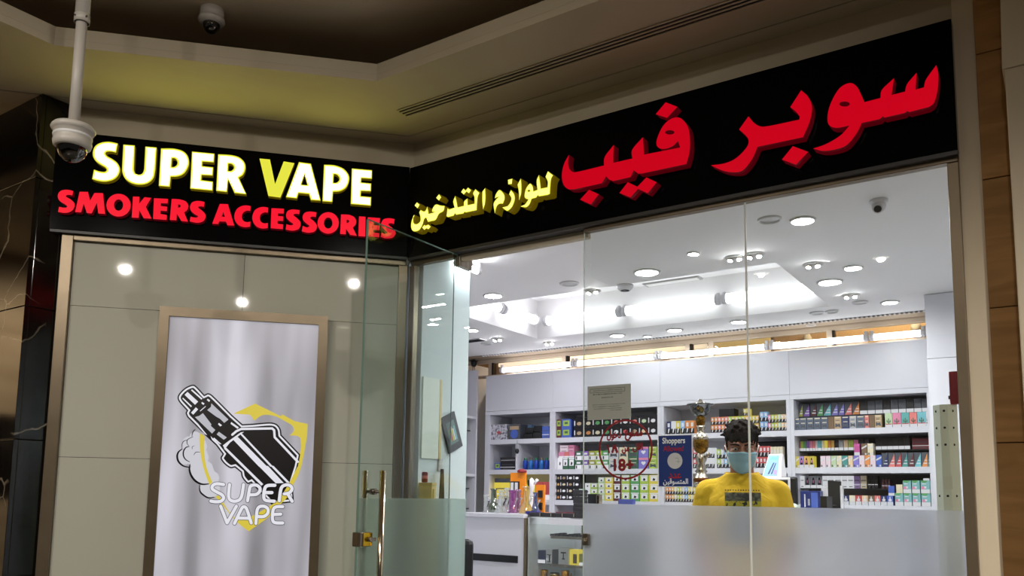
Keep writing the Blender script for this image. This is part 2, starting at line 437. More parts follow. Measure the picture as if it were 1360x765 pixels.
# shop room
box('wall_shop_left', M_wwall, -4.8, -4.7, -0.9, 3.5, 0, 2.56, kind='structure')
box('wall_shop_right', M_wwall, 0.32, 0.42, 0.2, 3.5, 0, 2.56, kind='structure')
yr1 = WX(621.5, 500, -2.60).y
box('wall_shop_return', M_wwall, -2.66, -2.60, 0.036, yr1, 0, ZC - 0.001, kind='structure')
box('wall_shop_front_left', M_wwall, -4.7, -2.75, 0.10, 0.16, 0, 2.55, kind='structure')
bm = bmesh.new(); bx(bm, -4.7, 0.32, 3.5, 3.6, 0, 2.36); obj('wall_back', bm, M_wwall, None, kind='structure')
# shop ceiling with the rectangular coffer
X0, X1, Y0c, Y1c = -3.44, -1.23, 1.25, 2.41
zt = ZC + 0.30
cl = struct('ceiling_shop')
for nm, a in (('ceiling_board', (-4.8, 0.42, YF, Y0c)), ('ceiling_board', (-4.8, 0.42, Y1c, 2.83)), ('ceiling_board', (-4.8, X0, Y0c, Y1c)), ('ceiling_board', (X1, 0.42, Y0c, Y1c))):
    box(nm, M_shopceil, a[0], a[1], a[2], a[3], ZC, ZC + 0.05, cl)
box('coffer_top', M_shopceil, X0, X1, Y0c, Y1c, zt, zt + 0.04, cl)
for a in ((X0 - 0.04, X1 + 0.04, Y0c - 0.04, Y0c), (X0 - 0.04, X1 + 0.04, Y1c, Y1c + 0.04), (X0 - 0.04, X0, Y0c, Y1c), (X1, X1 + 0.04, Y0c, Y1c)):
    box('coffer_side', M_shopceil, a[0], a[1], a[2], a[3], ZC + 0.0501, zt, cl)
M_bsof = mat('beige_back_soffit', (176, 158, 138), 0.8)
YW = 2.99
box('ceiling_back_strip', M_bsof, -4.8, 0.42, 2.86, YW + 0.06, ZC - 0.005, ZC + 0.05, kind='structure')
gr = thing('ceiling_grille', 'long dark slatted air grille along the back edge of shop ceiling', 'air vent', (0, 2.845, ZC))
bm = bmesh.new(); bx(bm, -4.3, 0.1, -0.014, 0.014, 0.0, 0.045); obj('grille_backing', bm, M_dark, gr)
bm = bmesh.new()
for k in range(150): bx(bm, -4.29 + k * 0.029, -4.28 + k * 0.029, -0.0135, 0.0135, -0.008, 0.0)
s_ = obj('grille_slat', bm, M_whiteplastic, gr); s_['kind'] = 'stuff'

# transom windows over the shelving, tan corridor beyond
wn = struct('window_1')
ztop = W(747, 473, YW).z; zsl = 2.376
box('wall_back_head', M_bsof, -4.7, 0.32, YW, YW + 0.06, ztop + 0.03, ZC - 0.0055, kind='structure')
M_frame = mat('transom_frame', (196, 178, 158), 0.5)
box('window_head', M_frame, -4.7, 0.32, YW, YW + 0.05, ztop, ztop + 0.029, wn)
box('window_sill', M_frame, -4.7, 0.32, YW, YW + 0.05, zsl, zsl + 0.02, wn)
xs = [W(p, 465, YW).x for p in (655, 753, 918, 1108)] + [0.32]
for x in xs[:-1]:
    box('mullion', M_frame, x - 0.05, x - 0.012, YW, YW + 0.05, zsl + 0.0205, ztop - 0.0005, wn)
    box('mullion', M_black, x - 0.0115, x + 0.004, YW - 0.002, YW + 0.045, zsl + 0.0205, ztop - 0.0005, wn)
for x0, x1 in zip(xs, xs[1:]): box('pane', M_glass, x0 + 0.005, x1 - 0.051, YW + 0.022, YW + 0.026, zsl + 0.021, ztop - 0.001, wn)
x = W(944, 460, YW).x
box('mullion', M_frame, x - 0.02, x + 0.02, YW, YW + 0.02, zsl + 0.0205, ztop - 0.0005, wn)
box('wall_corridor', M_tan, -8.0, 3.0, 5.0, 5.1, 0, 3.6, kind='structure')
box('ceiling_corridor', M_tan, -8.0, 3.0, 2.9, 5.1, 3.6, 3.7, kind='structure')
lc0, lc1 = W(660, 485, 4.9), W(935, 457, 4.9)
M_cove = mat('lit_cove_strip', (255, 230, 200), 0.5, emit=(1.0, 0.80, 0.62), es=1.1)
cv = thing('cove_light', 'thin lit cove strip along the tan corridor wall behind the shelving', 'light', ((lc0.x + lc1.x) / 2, 4.96, (lc0.z + lc1.z) / 2))
w_ = abs(lc1.x - lc0.x) / 2
box('strip', M_cove, -w_, w_, -0.03, 0.04, -0.025, 0.025, cv)
yb0, yb1 = W(947, 449, 4.9), W(1022, 470, 4.9)
M_yb = mat('lit_yellow_board', (236, 190, 110), 0.5, emit=(0.9, 0.62, 0.25), es=0.5)
bd = thing('corridor_lightbox', 'yellow lit board in the corridor right of the transom mullion', 'sign', ((yb0.x + yb1.x) / 2, 4.93, (yb0.z + yb1.z) / 2 + 0.02))
w_ = abs(yb1.x - yb0.x) / 2
box('board', M_yb, -w_, w_, -0.02, 0.02, -0.13, 0.13, bd); box('housing', M_bronze, -w_ - 0.02, w_ + 0.02, 0.021, 0.07, -0.15, 0.15, bd)
# lanterns of the shop opposite, seen over the shelving at the right
for k, (px, py, lab) in enumerate(((1072, 447, 'small brass wall lantern in corridor, left one of two behind the transom'), (1216, 430, 'small brass wall lantern in corridor, right one of two behind the transom'))):
    p = W(px, py, 4.9)
    ln = thing('wall_lantern', lab, 'lamp', p, 0, 'corridor wall lanterns')
    bm = bmesh.new(); tube(bm, (0, 0.1, 0.05), (0, 0, 0.05), 0.008); tube(bm, (0, 0, 0.05), (0, 0, -0.05), 0.01); obj('bracket', bm, M_brass, ln)
    bm = bmesh.new(); lathe(bm, [(0, -0.09), (0.03, -0.08), (0.045, -0.02), (0.02, 0.03), (0, 0.035)], seg=12); obj('lamp_shade', bm, M_cream, ln)

# ================================================================== LIGHTS
def spot(name, loc, target, power, color, size, blend, r=0.05):
    l = bpy.data.lights.new(name, 'SPOT'); l.energy = power; l.color = color; l.spot_size = math.radians(size); l.spot_blend = blend; l.shadow_soft_size = r
    o = bpy.data.objects.new(name, l); C.objects.link(o); o.location = loc
    d = Vector(target) - Vector(loc); o.rotation_euler = d.to_track_quat('-Z', 'Y').to_euler()
    return o
def downlight(name, x, y, z, r, material, label, cat, group, on=True, twin=False, off_center=None):
    t = thing(name, label, cat, (x, y, z), 0, group)
    bm = bmesh.new(); lathe(bm, [(r * 0.80, -0.0015), (r * 0.86, -0.010), (r, -0.008), (r * 1.04, 0.0), (r * 0.8, 0.0)], seg=28); obj('trim_ring', bm, M_ring, t)
    bm = bmesh.new(); lathe(bm, [(0, -0.004), (r * 0.5, -0.0035), (r * 0.80, -0.001)], seg=24); obj('lens' if on else 'cover', bm, material if on else M_ring, t)
    return t
MALL = [(-1.218, -4.227), (0.184, -4.26), (0.093, -2.684), (1.727, -4.196), (-2.2, -4.2)]
for (x, y), pw_, w in zip(MALL, (185, 105, 135, 1000, 260), ('behind left of viewer', 'straight behind the viewer', 'right of the viewer', 'far right behind the viewer', 'behind viewer, nearest the marble column')):
    t = downlight('mall_downlight', x, y, ZU, 0.085, M_malllamp, 'round mall ceiling downlight, ' + w, 'downlight', 'mall downlights')
    aim, sz = ((-0.1, -0.3, 0.2), 52) if x > 1 else ((-2.6, y + 1.6, 0.6), 126)
    s = spot('mall_downlight_beam', (x, y, ZU - 0.006), aim, pw_, (1.0, 0.93, 0.83), sz, 1.0, 0.03)
    s.parent = t; s.matrix_parent_inverse = Matrix.Translation(-Vector((x, y, ZU)))
# light in the tan corridor
spot('corridor_lamp', (-1.2, 4.3, 3.5), (-1.2, 4.9, 1.5), 130, (1.0, 0.84, 0.62), 150, 0.6, 0.2)
spot('corridor_lamp', (-4.2, 4.3, 3.5), (-4.2, 4.9, 1.5), 90, (1.0, 0.84, 0.62), 150, 0.6, 0.2)
spot('side_wall_fill_light', (-5.2, -2.6, 3.0), (-6.5, -2.8, 1.2), 300, (1.0, 0.88, 0.68), 110, 0.7, 0.06)  # added lamp, source unseen: brightens the side wall that the marble mirrors

# fluorescent tubes in the coffer: far side and left side
def tube_lamp(p0, p1, label, group, r=0.02, m=None):
    p0, p1 = Vector(p0), Vector(p1); c = (p0 + p1) / 2; h = (p1 - p0) / 2; u = h.normalized()
    t = thing('tube_lamp', label, 'tube lamp', c, 0, group)
    bm = bmesh.new(); tube(bm, -h + u * 0.03, h - u * 0.03, r, seg=12); obj('lit_tube', bm, m or M_tube, t)
    for s in (-1, 1):
        bm = bmesh.new(); tube(bm, h * s - u * s * 0.029, h * s, r * 1.1, seg=12)
        tube(bm, h * s - u * s * 0.014 + Vector((0, 0, -r)), h * s - u * s * 0.014 + Vector((0, 0, 0.045)), 0.013, seg=10); obj('lamp_holder', bm, M_whiteplastic, t)
    return t
zt_ = ZC + 0.115; yt = Y1c - 0.07
bs = [X0 + 0.10, W(826, 415, yt).x, W(958, 400, yt).x, X1 - 0.03]
for k, (a, b) in enumerate(zip(bs, bs[1:])):
    tube_lamp((a + 0.01, yt, zt_), (b - 0.01, yt, zt_), 'bright white tube lamp on far coffer side, %s from left' % ('first', 'second', 'third')[k], 'coffer tube lamps', 0.034)
for k, (a, b) in enumerate(((Y0c + 0.06, 1.80), (1.82, Y1c - 0.12))):
    tube_lamp((X0 + 0.07, a, zt_), (X0 + 0.07, b, zt_), 'bright white tube lamp on left coffer side, %s one' % ('nearer', 'farther')[k], 'coffer tube lamps', 0.034)
tube_lamp((-2.56, 0.24, ZC - 0.05), (-2.56, 0.45, ZC - 0.05), 'short bright tube lamp atop white return wall inside the doorway', 'doorway tube lamp', 0.016, M_tube3)
# continuous tubes along the top of the wall cabinets
zc_ = 2.372
tb = [W(662, 492, YB).x, W(761, 484, YB).x, W(872, 474, YB).x, W(1020, 463, YB).x, W(1153, 453, YB).x, W(1230, 446, YB).x]
for k, (a, b) in enumerate(zip(tb, tb[1:])):
    tube_lamp((a + 0.004, YB + 0.03, zc_ + 0.047), (b - 0.004, YB + 0.03, zc_ + 0.047), 'lit tube lamp on top of the wall cabinets, %s from left' % ('first', 'second', 'third', 'fourth', 'fifth')[k], 'cabinet-top tube lamps', 0.022, M_tube2)

# shop ceiling downlights, measured one by one
DL = [(655, 392, .062, 1, 'large, left front of coffer beside the door'), (859, 361, .072, 1, 'large, brightest, right of the left glass edge'), (1102, 374, .070, 1, 'large, right of the coffer near corner'),
      (1066, 292, .055, 1, 'nearest the shop glass, left of dome camera'), (1133, 355, .050, 1, 'small, right of coffer, above the large one'), (921, 336, .032, 1, 'small lit, left of the glass joint'),
      (820, 445, .062, 1, 'behind the coffer, first of the back row'), (896, 438, .062, 1, 'behind the coffer, second of the back row'), (860, 446, .035, 1, 'tiny, between the two behind the coffer'),
      (981, 427, .062, 1, 'behind the coffer, beside the glass joint'), (1182, 401, .055, 1, 'back right, near the white pillar'), (1077, 431, .035, 1, 'tiny, at back edge right of the coffer'),
      (627, 438, .055, 1, 'far left at back beside the door'), (756, 376, .055, 0, 'unlit round cover, left front of coffer'), (1022, 291, .050, 0, 'unlit round cover, left of the nearest one'),
      (1142, 401, .045, 0, 'unlit round cover right of twin spotlight'), (1085, 415, .045, 0, 'unlit round cover behind the coffer corner'), (646, 456, .045, 0, 'unlit round cover at far left back'),
      (1105, 413, .04, 0, 'unlit small cover right of coffer back corner')]
for px, py, r, on, w in DL:
    p = WZ(px, py, ZC)
    downlight('shop_downlight', p.x, p.y, ZC, r, M_lamp2 if py > 395 else M_lamp, ('round white ceiling downlight, ' if on else 'ceiling downlight, ') + w, 'downlight', 'shop ceiling downlights', bool(on))
TW = [(787, 386, 'left of the round smoke detector'), (976, 342, 'just left of the glass joint'), (1002, 338, 'just right of the glass joint'), (1080, 351, 'right of the coffer near corner'), (1130, 392, 'at right behind the large downlight'), (661, 450, 'at the far left back'), (730, 455, 'behind the left coffer corner')]
for px, py, w in TW:
    p = WZ(px, py, ZC)
    t = thing('twin_spotlight', 'small twin-headed ceiling spotlight ' + w, 'spotlight', p, 0, 'twin ceiling spotlights')
    bm = bmesh.new(); lathe(bm, [(0, -0.004), (0.05, -0.004), (0.052, 0), (0, 0)], seg=18); obj('mount_plate', bm, M_ring, t)
    for s in (-1, 1):
        bm = bmesh.new(); tube(bm, (s * 0.022, 0, -0.004), (s * 0.024, -0.004, -0.016), 0.013, 0.016, 12); h = obj('spot_head', bm, M_chrome, t)
        bm = bmesh.new(); tube(bm, (s * 0.024, -0.0042, -0.0162), (s * 0.0242, -0.0045, -0.0175), 0.011, seg=12); obj('lens', bm, M_lamp, h)
# ================================================================== SHOPFRONT FRAMES
gT = onR(1000, 270)[1]                       # top of the glass
hT = 2.476                                   # top of the bronze header
xg0, xj, xg1 = onR(780, 400)[0], onR(994.5, 400)[0], -0.291
tr = struct('trim_2')
box('header', M_bronze, xg0, -0.2575, -0.035, -0.001, gT, hT, tr, bevel=0.002)
box('jamb', M_bronze, xg1, -0.2575, -0.034, -0.001, 0, gT - 0.001, tr, bevel=0.002)
xs0, xs1 = -2.596, onR(606, 400)[0]
box('sidelight_header', M_bronze, -2.62, xs1, -0.035, -0.001, gT - 0.004, hT, tr, bevel=0.002)
box('sidelight_jamb', M_bronze, -2.63, xs0, -0.034, -0.001, 0, gT - 0.005, tr, bevel=0.002)
# left wall: bronze frame and back-painted glass panels
tl = struct('trim_3', LC, LROT)
box('jamb', M_bronze, -1.561, -1.513, -0.035, 0.005, 0, 2.471, tl, bevel=0.002)
box('header', M_bronze, -1.5125, -0.03, -0.035, 0.005, 2.428, 2.471, tl, bevel=0.002)
box('jamb', M_bronze, -0.062, -0.02, -0.034, 0.005, 0, 2.4275, tl, bevel=0.002)
wl = struct('wall_left', LC, LROT)
zj1, zj2 = 2.135, 1.46
for x0, x1 in ((-1.513, -0.781), (-0.781, -0.062)):
    for z0, z1 in ((0.785, zj2), (zj2, zj1), (zj1, 2.428), (0.0, 0.785)):
        box('glass_panel', M_lacq, x0 + 0.001, x1 - 0.001, -0.012, 0.0, z0 + 0.001, z1 - 0.001, wl)
box('panel_backing', M_joint, -1.513, -0.062, 0.0005, 0.028, 0, 2.428, wl)

# ================================================================== SIGNS
SO = 0.06
zRt = onR(900, 124, SO)[1]; zRt = onR(1100, 69.5, SO)[1]
zRb = onR(1000, 252, SO)[1]
xRr = onR(1268, 120, SO)[0]
sR = thing('shop_sign', 'black fascia sign with red and yellow Arabic letters over the glass front', 'sign', (0, 0, 0))
box('sign_board', M_sign, -2.6236, xRr, -SO, 0, zRb, zRt, sR, bevel=0.002)
box('trim_strip', M_signlip, -2.622, xRr - 0.001, -SO + 0.002, -0.002, zRb - 0.014, zRb - 0.0005, sR)
zLt = onL(330, 199.5, SO)[1]; zLb = onL(300, 322, SO)[1]
xLl = -1.622
sL = thing('shop_sign', 'black fascia sign with yellow over red Latin letters above the left wall', 'sign', LC, LROT)
box('sign_board', M_sign, xLl, -0.0264, -SO, 0, zLb, zLt, sL, bevel=0.002)
box('trim_strip', M_signlip, xLl + 0.001, -0.028, -SO + 0.002, -0.002, zLb - 0.012, zLb - 0.0005, sL)

def elet(name, rgb, es):
    m = mat(name, (4, 4, 4), 0.3, emit=rgb, es=es, spec=0.1); return m
M_yf = elet('lit_letter_yellow_centre', (0.97, 0.97, 0.20), 6.0)
M_yr = elet('lit_letter_yellow_rim', (0.86, 0.84, 0.045), 1.0)
M_yd = elet('lit_letter_yellow_dim', (0.80, 0.79, 0.06), 1.0)
M_ys = mat('letter_return_olive', (96, 80, 14), 0.35, emit=(0.16, 0.11, 0.0), es=0.5)
M_rf = elet('lit_letter_red', (0.95, 0.004, 0.026), 1.0)
M_rf2 = elet('lit_letter_red_arabic', (0.58, 0.0, 0.010), 1.0)
M_rs = mat('letter_return_red', (70, 4, 10), 0.35, emit=(0.10, 0.0, 0.004), es=0.6)
LDEP = 0.030
def letters(parent, proj, loops_list, mats, rim, depth, names):
    for nm, loops in zip(names, loops_list):
        pl = [[proj(x, y, SO + depth) for x, y in smooth_loop(lp)] for lp in loops]
        plate(nm, pl, -SO - depth, depth - 0.0005, mats, parent, rim)
z1 = (110, 180, 9.567); z2 = (220, 190, 9.567); z3 = (340, 200, 8.5)
SUP = [
 [pts('445,102 422,217 s360,203 s305,207 s288,230 s312,264 s380,302 s445,357 s472,430 s448,510 s385,563 s290,586 s200,578 118,553 142,432 s210,455 s275,462 s303,440 s288,408 s230,373 s165,325 s130,262 s131,190 s165,127 s235,90 s320,79 s390,88', *z1)],
 [pts('515,115 660,126 650,400 s650,440 s668,482 s712,499 s756,482 s776,440 s781,400 795,140 938,152 921,440 s895,545 s820,608 s720,625 s620,605 s540,550 s503,470 s500,400', *z1)],
 [pts('-59,69 s60,68 s130,75 s220,103 s277,160 s297,237 s283,312 s230,390 s150,424 65,428 52,556 -87,544', *z2), pts('80,193 s108,192 s133,207 s150,240 s143,277 s110,303 72,305', *z2)],
 [pts('335,108 620,135 612,245 468,235 463,293 605,308 597,413 458,405 453,472 600,490 595,605 312,578', *z2)],
 [pts('667,143 s780,148 s860,158 s940,185 s1000,245 s1015,320 s985,400 928,440 1025,650 875,635 792,455 780,622 642,607', *z2), pts('797,262 s825,262 s850,275 s868,302 s862,330 s830,355 792,355', *z2)],
 [pts('40,90 157,100 215,380 313,122 433,142 275,530 140,512', *z3)],
 [pts('485,130 620,148 730,565 620,558 598,490 480,478 462,540 338,525', *z3), pts('548,265 510,385 582,392', *z3)],
 [pts('768,160 s850,162 s910,172 s990,207 s1043,270 s1052,335 s1020,415 s950,458 870,465 862,580 750,572', *z3), pts('878,265 s900,267 s922,280 s941,308 s937,338 s908,363 872,365', *z3)],
 [pts('1082,202 1310,222 1308,318 1190,310 1186,360 1300,372 1297,460 1186,455 1182,515 1300,525 1296,622 1070,603', *z3)]]
for i, lp in enumerate(SUP):
    letters(sL, onL, [lp], [M_yd if i == 5 else M_yf, M_ys, M_yr], 0.007, LDEP, ['letter'])
z4 = (70, 240, 10.925); z5 = (180, 250, 10.925); z6 = (280, 260, 10.925); z7 = (390, 265, 8.5)
SMK = [
 [pts('298,150 285,213 s232,205 s197,213 s197,235 s260,271 s310,320 s317,370 s285,430 s220,462 s150,465 78,452 92,378 s150,390 s195,389 s208,371 s180,345 s110,300 s77,250 s80,190 s120,145 s190,131 s250,137', *z4)],
 [pts('390,160 510,162 542,290 605,178 728,180 760,482 662,475 640,320 565,475 495,468 450,330 412,458 325,455', *z4)],
 [ell(955, 355, 176, 165, *z4), ell(955, 353, 66, 82, *z4, n=12)],
 [pts('-37,121 55,123 52,225 130,130 228,140 150,270 232,440 118,435 55,320 45,430 -55,425', *z5)],
 [pts('268,145 470,155 465,220 368,215 365,258 460,268 455,332 362,325 360,372 455,388 450,460 255,445', *z5)],
 [pts('525,155 s610,158 s660,166 s730,192 s766,250 s752,310 705,350 760,485 665,475 600,370 592,465 497,460', *z5), pts('618,235 s636,237 s652,248 s652,266 s638,279 614,280', *z5)],
 [pts('1003,200 990,270 s950,262 s917,267 s912,285 s960,320 s1008,370 s1016,420 s985,475 s920,500 s860,497 785,480 800,412 s850,424 s897,421 s903,402 s860,378 s803,325 s792,262 s820,207 s880,185 s945,187', *z5)],
 [pts('130,118 248,122 340,432 240,428 220,375 125,370 105,410 20,405', *z6), pts('180,235 155,303 205,306', *z6)],
 [pts('578,150 572,220 s520,217 s470,246 s450,300 s470,360 s520,382 575,375 570,448 s490,455 s410,430 s352,360 s342,280 s375,197 s440,152 s510,140', *z6)],
 [pts('832,172 828,245 s780,241 s730,266 s710,315 s727,375 s775,400 828,395 826,468 s750,475 s670,450 s617,385 s602,305 s635,215 s700,172 s770,162', *z6)],
 [pts('880,180 1060,188 1056,258 975,255 972,293 1053,300 1050,365 970,362 968,405 1050,415 1046,485 868,470', *z6)],
 [pts('1290,210 1282,268 s1240,260 s1207,266 s1202,285 s1245,320 s1293,370 s1303,420 s1275,480 s1210,504 s1150,503 1085,488 1098,412 s1140,426 s1183,425 s1192,405 s1150,375 s1102,325 s1092,275 s1115,222 s1170,200 s1235,201', *z6)],
 [pts('258,145 250,198 s215,192 s192,199 s191,215 s225,241 s260,285 s260,325 s235,360 s185,374 s140,372 92,358 103,298 s140,312 s168,310 s175,295 s145,270 s110,235 s102,190 s125,151 s170,137 s215,138', *z7)],
 [ell(390, 264, 120, 121, *z7), ell(390, 265, 48, 62, *z7, n=12)],
 [pts('535,168 s600,170 s635,175 s682,197 s706,240 s698,285 668,315 712,408 640,400 592,330 588,392 525,388', *z7), pts('600,228 s614,230 s626,240 s624,254 s614,261 598,262', *z7)],
 [pts('738,190 812,195 808,418 730,412', *z7)],
 [pts('838,200 975,210 972,262 905,257 903,288 970,295 968,345 902,342 900,372 968,380 965,425 828,415', *z7)],
 [pts('1140,222 1132,275 s1098,267 s1074,273 s1073,288 s1110,318 s1147,360 s1147,395 s1115,431 s1060,439 s1020,435 982,420 992,372 s1025,386 s1050,382 s1055,368 s1030,344 s994,305 s991,262 s1015,224 s1055,212 s1100,213', *z7)]]
letters(sL, onL, SMK, [M_rf, M_rs], 0, LDEP, ['letter'] * len(SMK))
# yellow Arabic line
a1 = (540, 240, 10.2); a2 = (640, 215, 9.562)
YAR = [
 [pts('140,292 178,325 148,375 108,335', *a1)],
 [pts('280,350 s292,400 300,452 s355,438 430,405 s385,424 348,424 s345,395 s370,345 s405,320 s460,335 518,340 s500,410 s440,450 s395,530 s330,550 290,560 265,500 s240,520 s215,600 s170,670 s110,688 s72,665 s60,600 s75,520 107,462 s93,500 s92,555 s112,585 s150,582 s186,545 s185,480 s172,430 190,395 s235,415 s260,400', *a1)],
 [pts('440,182 470,225 438,270 400,232', *a1)],
 [pts('240,597 258,608 295,592 328,622 295,660 270,645 240,668 210,635', *a1)],
 [pts('555,370 575,388 650,365 s632,280 660,205 s680,290 692,360 775,340 s780,280 825,240 828,330 920,310 s918,220 s900,170 932,115 988,165 s965,220 s955,310 950,400 800,432 785,422 770,446 670,462 655,442 638,475 560,495 540,480', *a1)],
 [pts('770,105 800,132 832,92 875,128 845,172 812,148 775,188 738,155', *a1)],
 [pts('42,330 s47,450 s38,540 15,605 s4,500 5,380', *a2)],
 [pts('s225,355 s278,405 s290,465 268,532 s220,535 s188,570 165,655 s147,545 s165,495 218,437 163,462 s180,405', *a2)],
 [pts('370,355 s410,410 s418,480 s385,570 s330,622 s295,610 258,578 s320,565 s362,510 s373,460 345,410', *a2)],
 [pts('330,228 388,212 380,282 335,285', *a2)],
 [pts('495,210 s503,290 s500,400 472,490 s468,380 452,290', *a2)],
 [pts('s610,275 s645,310 655,372 705,355 s695,240 725,165 s740,260 748,338 832,322 s835,250 808,190 838,118 905,170 s880,220 s870,310 865,405 840,420 725,440 710,425 690,455 632,470 s605,540 s560,578 490,565 s545,540 590,478 s555,465 s540,430 s560,340', *a2), ell(597, 366, 14, 11, *a2, n=8)]]
YD = 0.055
M_yf2 = elet('lit_letter_yellow_arabic', (0.97, 0.94, 0.16), 1.9)
letters(sR, onR, YAR, [M_yf2, M_ys, M_yr], 0.0035, YD, ['letter'] * len(YAR))
# red Arabic words
def B1(x, y, s=False): return (740 + x / 8.05, 190 + y / 8.05, s)
def B2(x, y, s=False): return (820 + x / 5.464, 130 + y / 5.464, s)
b1, b2, b3, b4 = (740, 190, 8.05), (820, 130, 5.464), (940, 110, 5.8875), (1080, 80, 5.8833)
RAR = [
 [pts('125,125 s117,215 s137,285 s190,312 500,240 s510,145 605,20 s600,120 600,212', *b1) +
  pts('108,440 s108,375 185,285 s190,360 193,412 455,360 440,312 s400,350 s335,371 s289,352 s287,300 s330,205 s390,152 s450,144 s500,190 s523,260 s525,380 500,480 180,548 150,549 118,525 95,575', *b2) +
  pts('600,405 555,390 525,355 475,430 180,495 s110,488 s62,430 s51,330 s75,220', *b1), ell(380, 250, 34, 16, *b2, n=12)],
 [pts('350,32 435,65 360,145 278,118', *b2)],
 [pts('75,612 145,645 210,577 285,612 220,692 150,660 95,722 15,690', *b2)],
 [pts('340,500 445,548 360,655 245,605', *b1)],
 [pts('730,58 s785,110 s815,190 s798,300 745,425 390,500 s350,590 s290,670 s235,698 s130,690 25,645 s130,630 s220,590 s300,510 s320,455 s295,410 245,365 318,262 s370,320 s440,343 715,288 720,265 s690,225 645,190', *b3)],
 [pts('665,495 785,540 690,640 580,600', *b3)],
 [pts('s285,178 s340,205 s375,270 400,328 525,295 s538,230 632,140 612,272 718,245 s735,185 808,98 800,230 865,212 s882,150 962,38 s978,110 s972,230 s945,330 905,365 750,405 735,395 715,412 555,448 545,437 520,460 380,490 s340,570 s265,660 s180,695 s80,708 0,690 s100,655 s210,590 285,510 s180,528 s122,503 s113,430 s140,330 s205,220', *b4), ell(245, 342, 41, 20, *b4, n=12)]]
letters(sR, onR, RAR, [M_rf2, M_rs], 0, 0.045, ['letter'] * len(RAR))

# ================================================================== LIGHTBOX POSTER on the left wall
po = thing('lightbox_poster', 'backlit poster of vaping device and shield in a bronze frame', 'poster', LC, LROT)
PX0, PX1, PZ1, PZ0 = -1.130, -0.389, 2.146, 0.42
fw = 0.042; fd = 0.05
for nm, poly in (('frame_top', [(PX0, PZ1), (PX1, PZ1), (PX1 - fw, PZ1 - fw), (PX0 + fw, PZ1 - fw)]), ('frame_bottom', [(PX0, PZ0), (PX0 + fw, PZ0 + fw), (PX1 - fw, PZ0 + fw), (PX1, PZ0)]),
                 ('frame_left', [(PX0, PZ0), (PX0, PZ1), (PX0 + fw, PZ1 - fw), (PX0 + fw, PZ0 + fw)]), ('frame_right', [(PX1, PZ1), (PX1, PZ0), (PX1 - fw, PZ0 + fw), (PX1 - fw, PZ1 - fw)])):
    plate(nm, [poly], -fd - 0.0125, fd, [M_bronze], po)
PO = 0.045                                   # print plane stands this far off the wall
def bl(name, c, es):
    m = mat(name, (60, 60, 60), 0.35, emit=c, es=es); return m
M_bk = mat('poster_panel_backlit', (120, 118, 124), 0.3, emit=(0.80, 0.78, 0.88), es=0.42)
t_ = M_bk.node_tree; N_ = t_.nodes; L_ = t_.links
# unevenness of the tubes behind the film
tc_ = N_.new('ShaderNodeTexCoord'); mp_ = N_.new('ShaderNodeMapping'); mp_.inputs['Scale'].default_value = (7.0, 1, 0.9)
nz_ = N_.new('ShaderNodeTexNoise'); nz_.inputs['Scale'].default_value = 1.0; nz_.inputs['Detail'].default_value = 1.5
mr_ = N_.new('ShaderNodeMapRange'); mr_.inputs[1].default_value = 0.3; mr_.inputs[2].default_value = 0.72; mr_.inputs[3].default_value = 0.20; mr_.inputs[4].default_value = 0.68
L_.new(tc_.outputs['Object'], mp_.inputs[0]); L_.new(mp_.outputs[0], nz_.inputs[0]); L_.new(nz_.outputs['Fac'], mr_.inputs[0]); L_.new(mr_.outputs[0], N_['Principled BSDF'].inputs['Emission Strength'])
box('backlit_panel', M_bk, PX0 + fw - 0.001, PX1 - fw + 0.001, -PO, -0.0125, PZ0 + fw - 0.001, PZ1 - fw + 0.001, po)
M_pw = bl('print_white', (0.86, 0.85, 0.92), 0.85)
M_pk = mat('print_black', (24, 20, 24), 0.35)
M_py = bl('print_yellow', (0.75, 0.60, 0.05), 0.85)
M_pg = bl('print_pale_grey', (0.62, 0.62, 0.68), 0.72)
_lay = [0]
def printed(name, m, loops, dense=True):
    _lay[0] += 1
    pl = [[onL(x, y, PO) for x, y in (smooth_loop(lp) if dense else lp)] for lp in loops]
    return plate(name, pl, -PO - 0.00025 * _lay[0] - 0.0002, 0.0002, [m], po)
def inset(poly, d):
    n = len(poly); A = sum(poly[i][0] * poly[(i + 1) % n][1] - poly[(i + 1) % n][0] * poly[i][1] for i in range(n)); sg = 1 if A > 0 else -1
    out = []
    for i in range(n):
        p, c, q = Vector(poly[i - 1]), Vector(poly[i]), Vector(poly[(i + 1) % n])
        u, v = (c - p), (q - c)
        if u.length < 1e-6 or v.length < 1e-6: continue
        u.normalize(); v.normalize()
        nn = Vector((-u.y - v.y, u.x + v.x)) * sg
        if nn.length < 1e-6: nn = Vector((-u.y, u.x)) * sg * 2
        nn.normalize(); k = max(0.45, nn.dot(Vector((-u.y, u.x)) * sg))
        out.append((c.x + nn.x * d / k, c.y + nn.y * d / k))
    return out
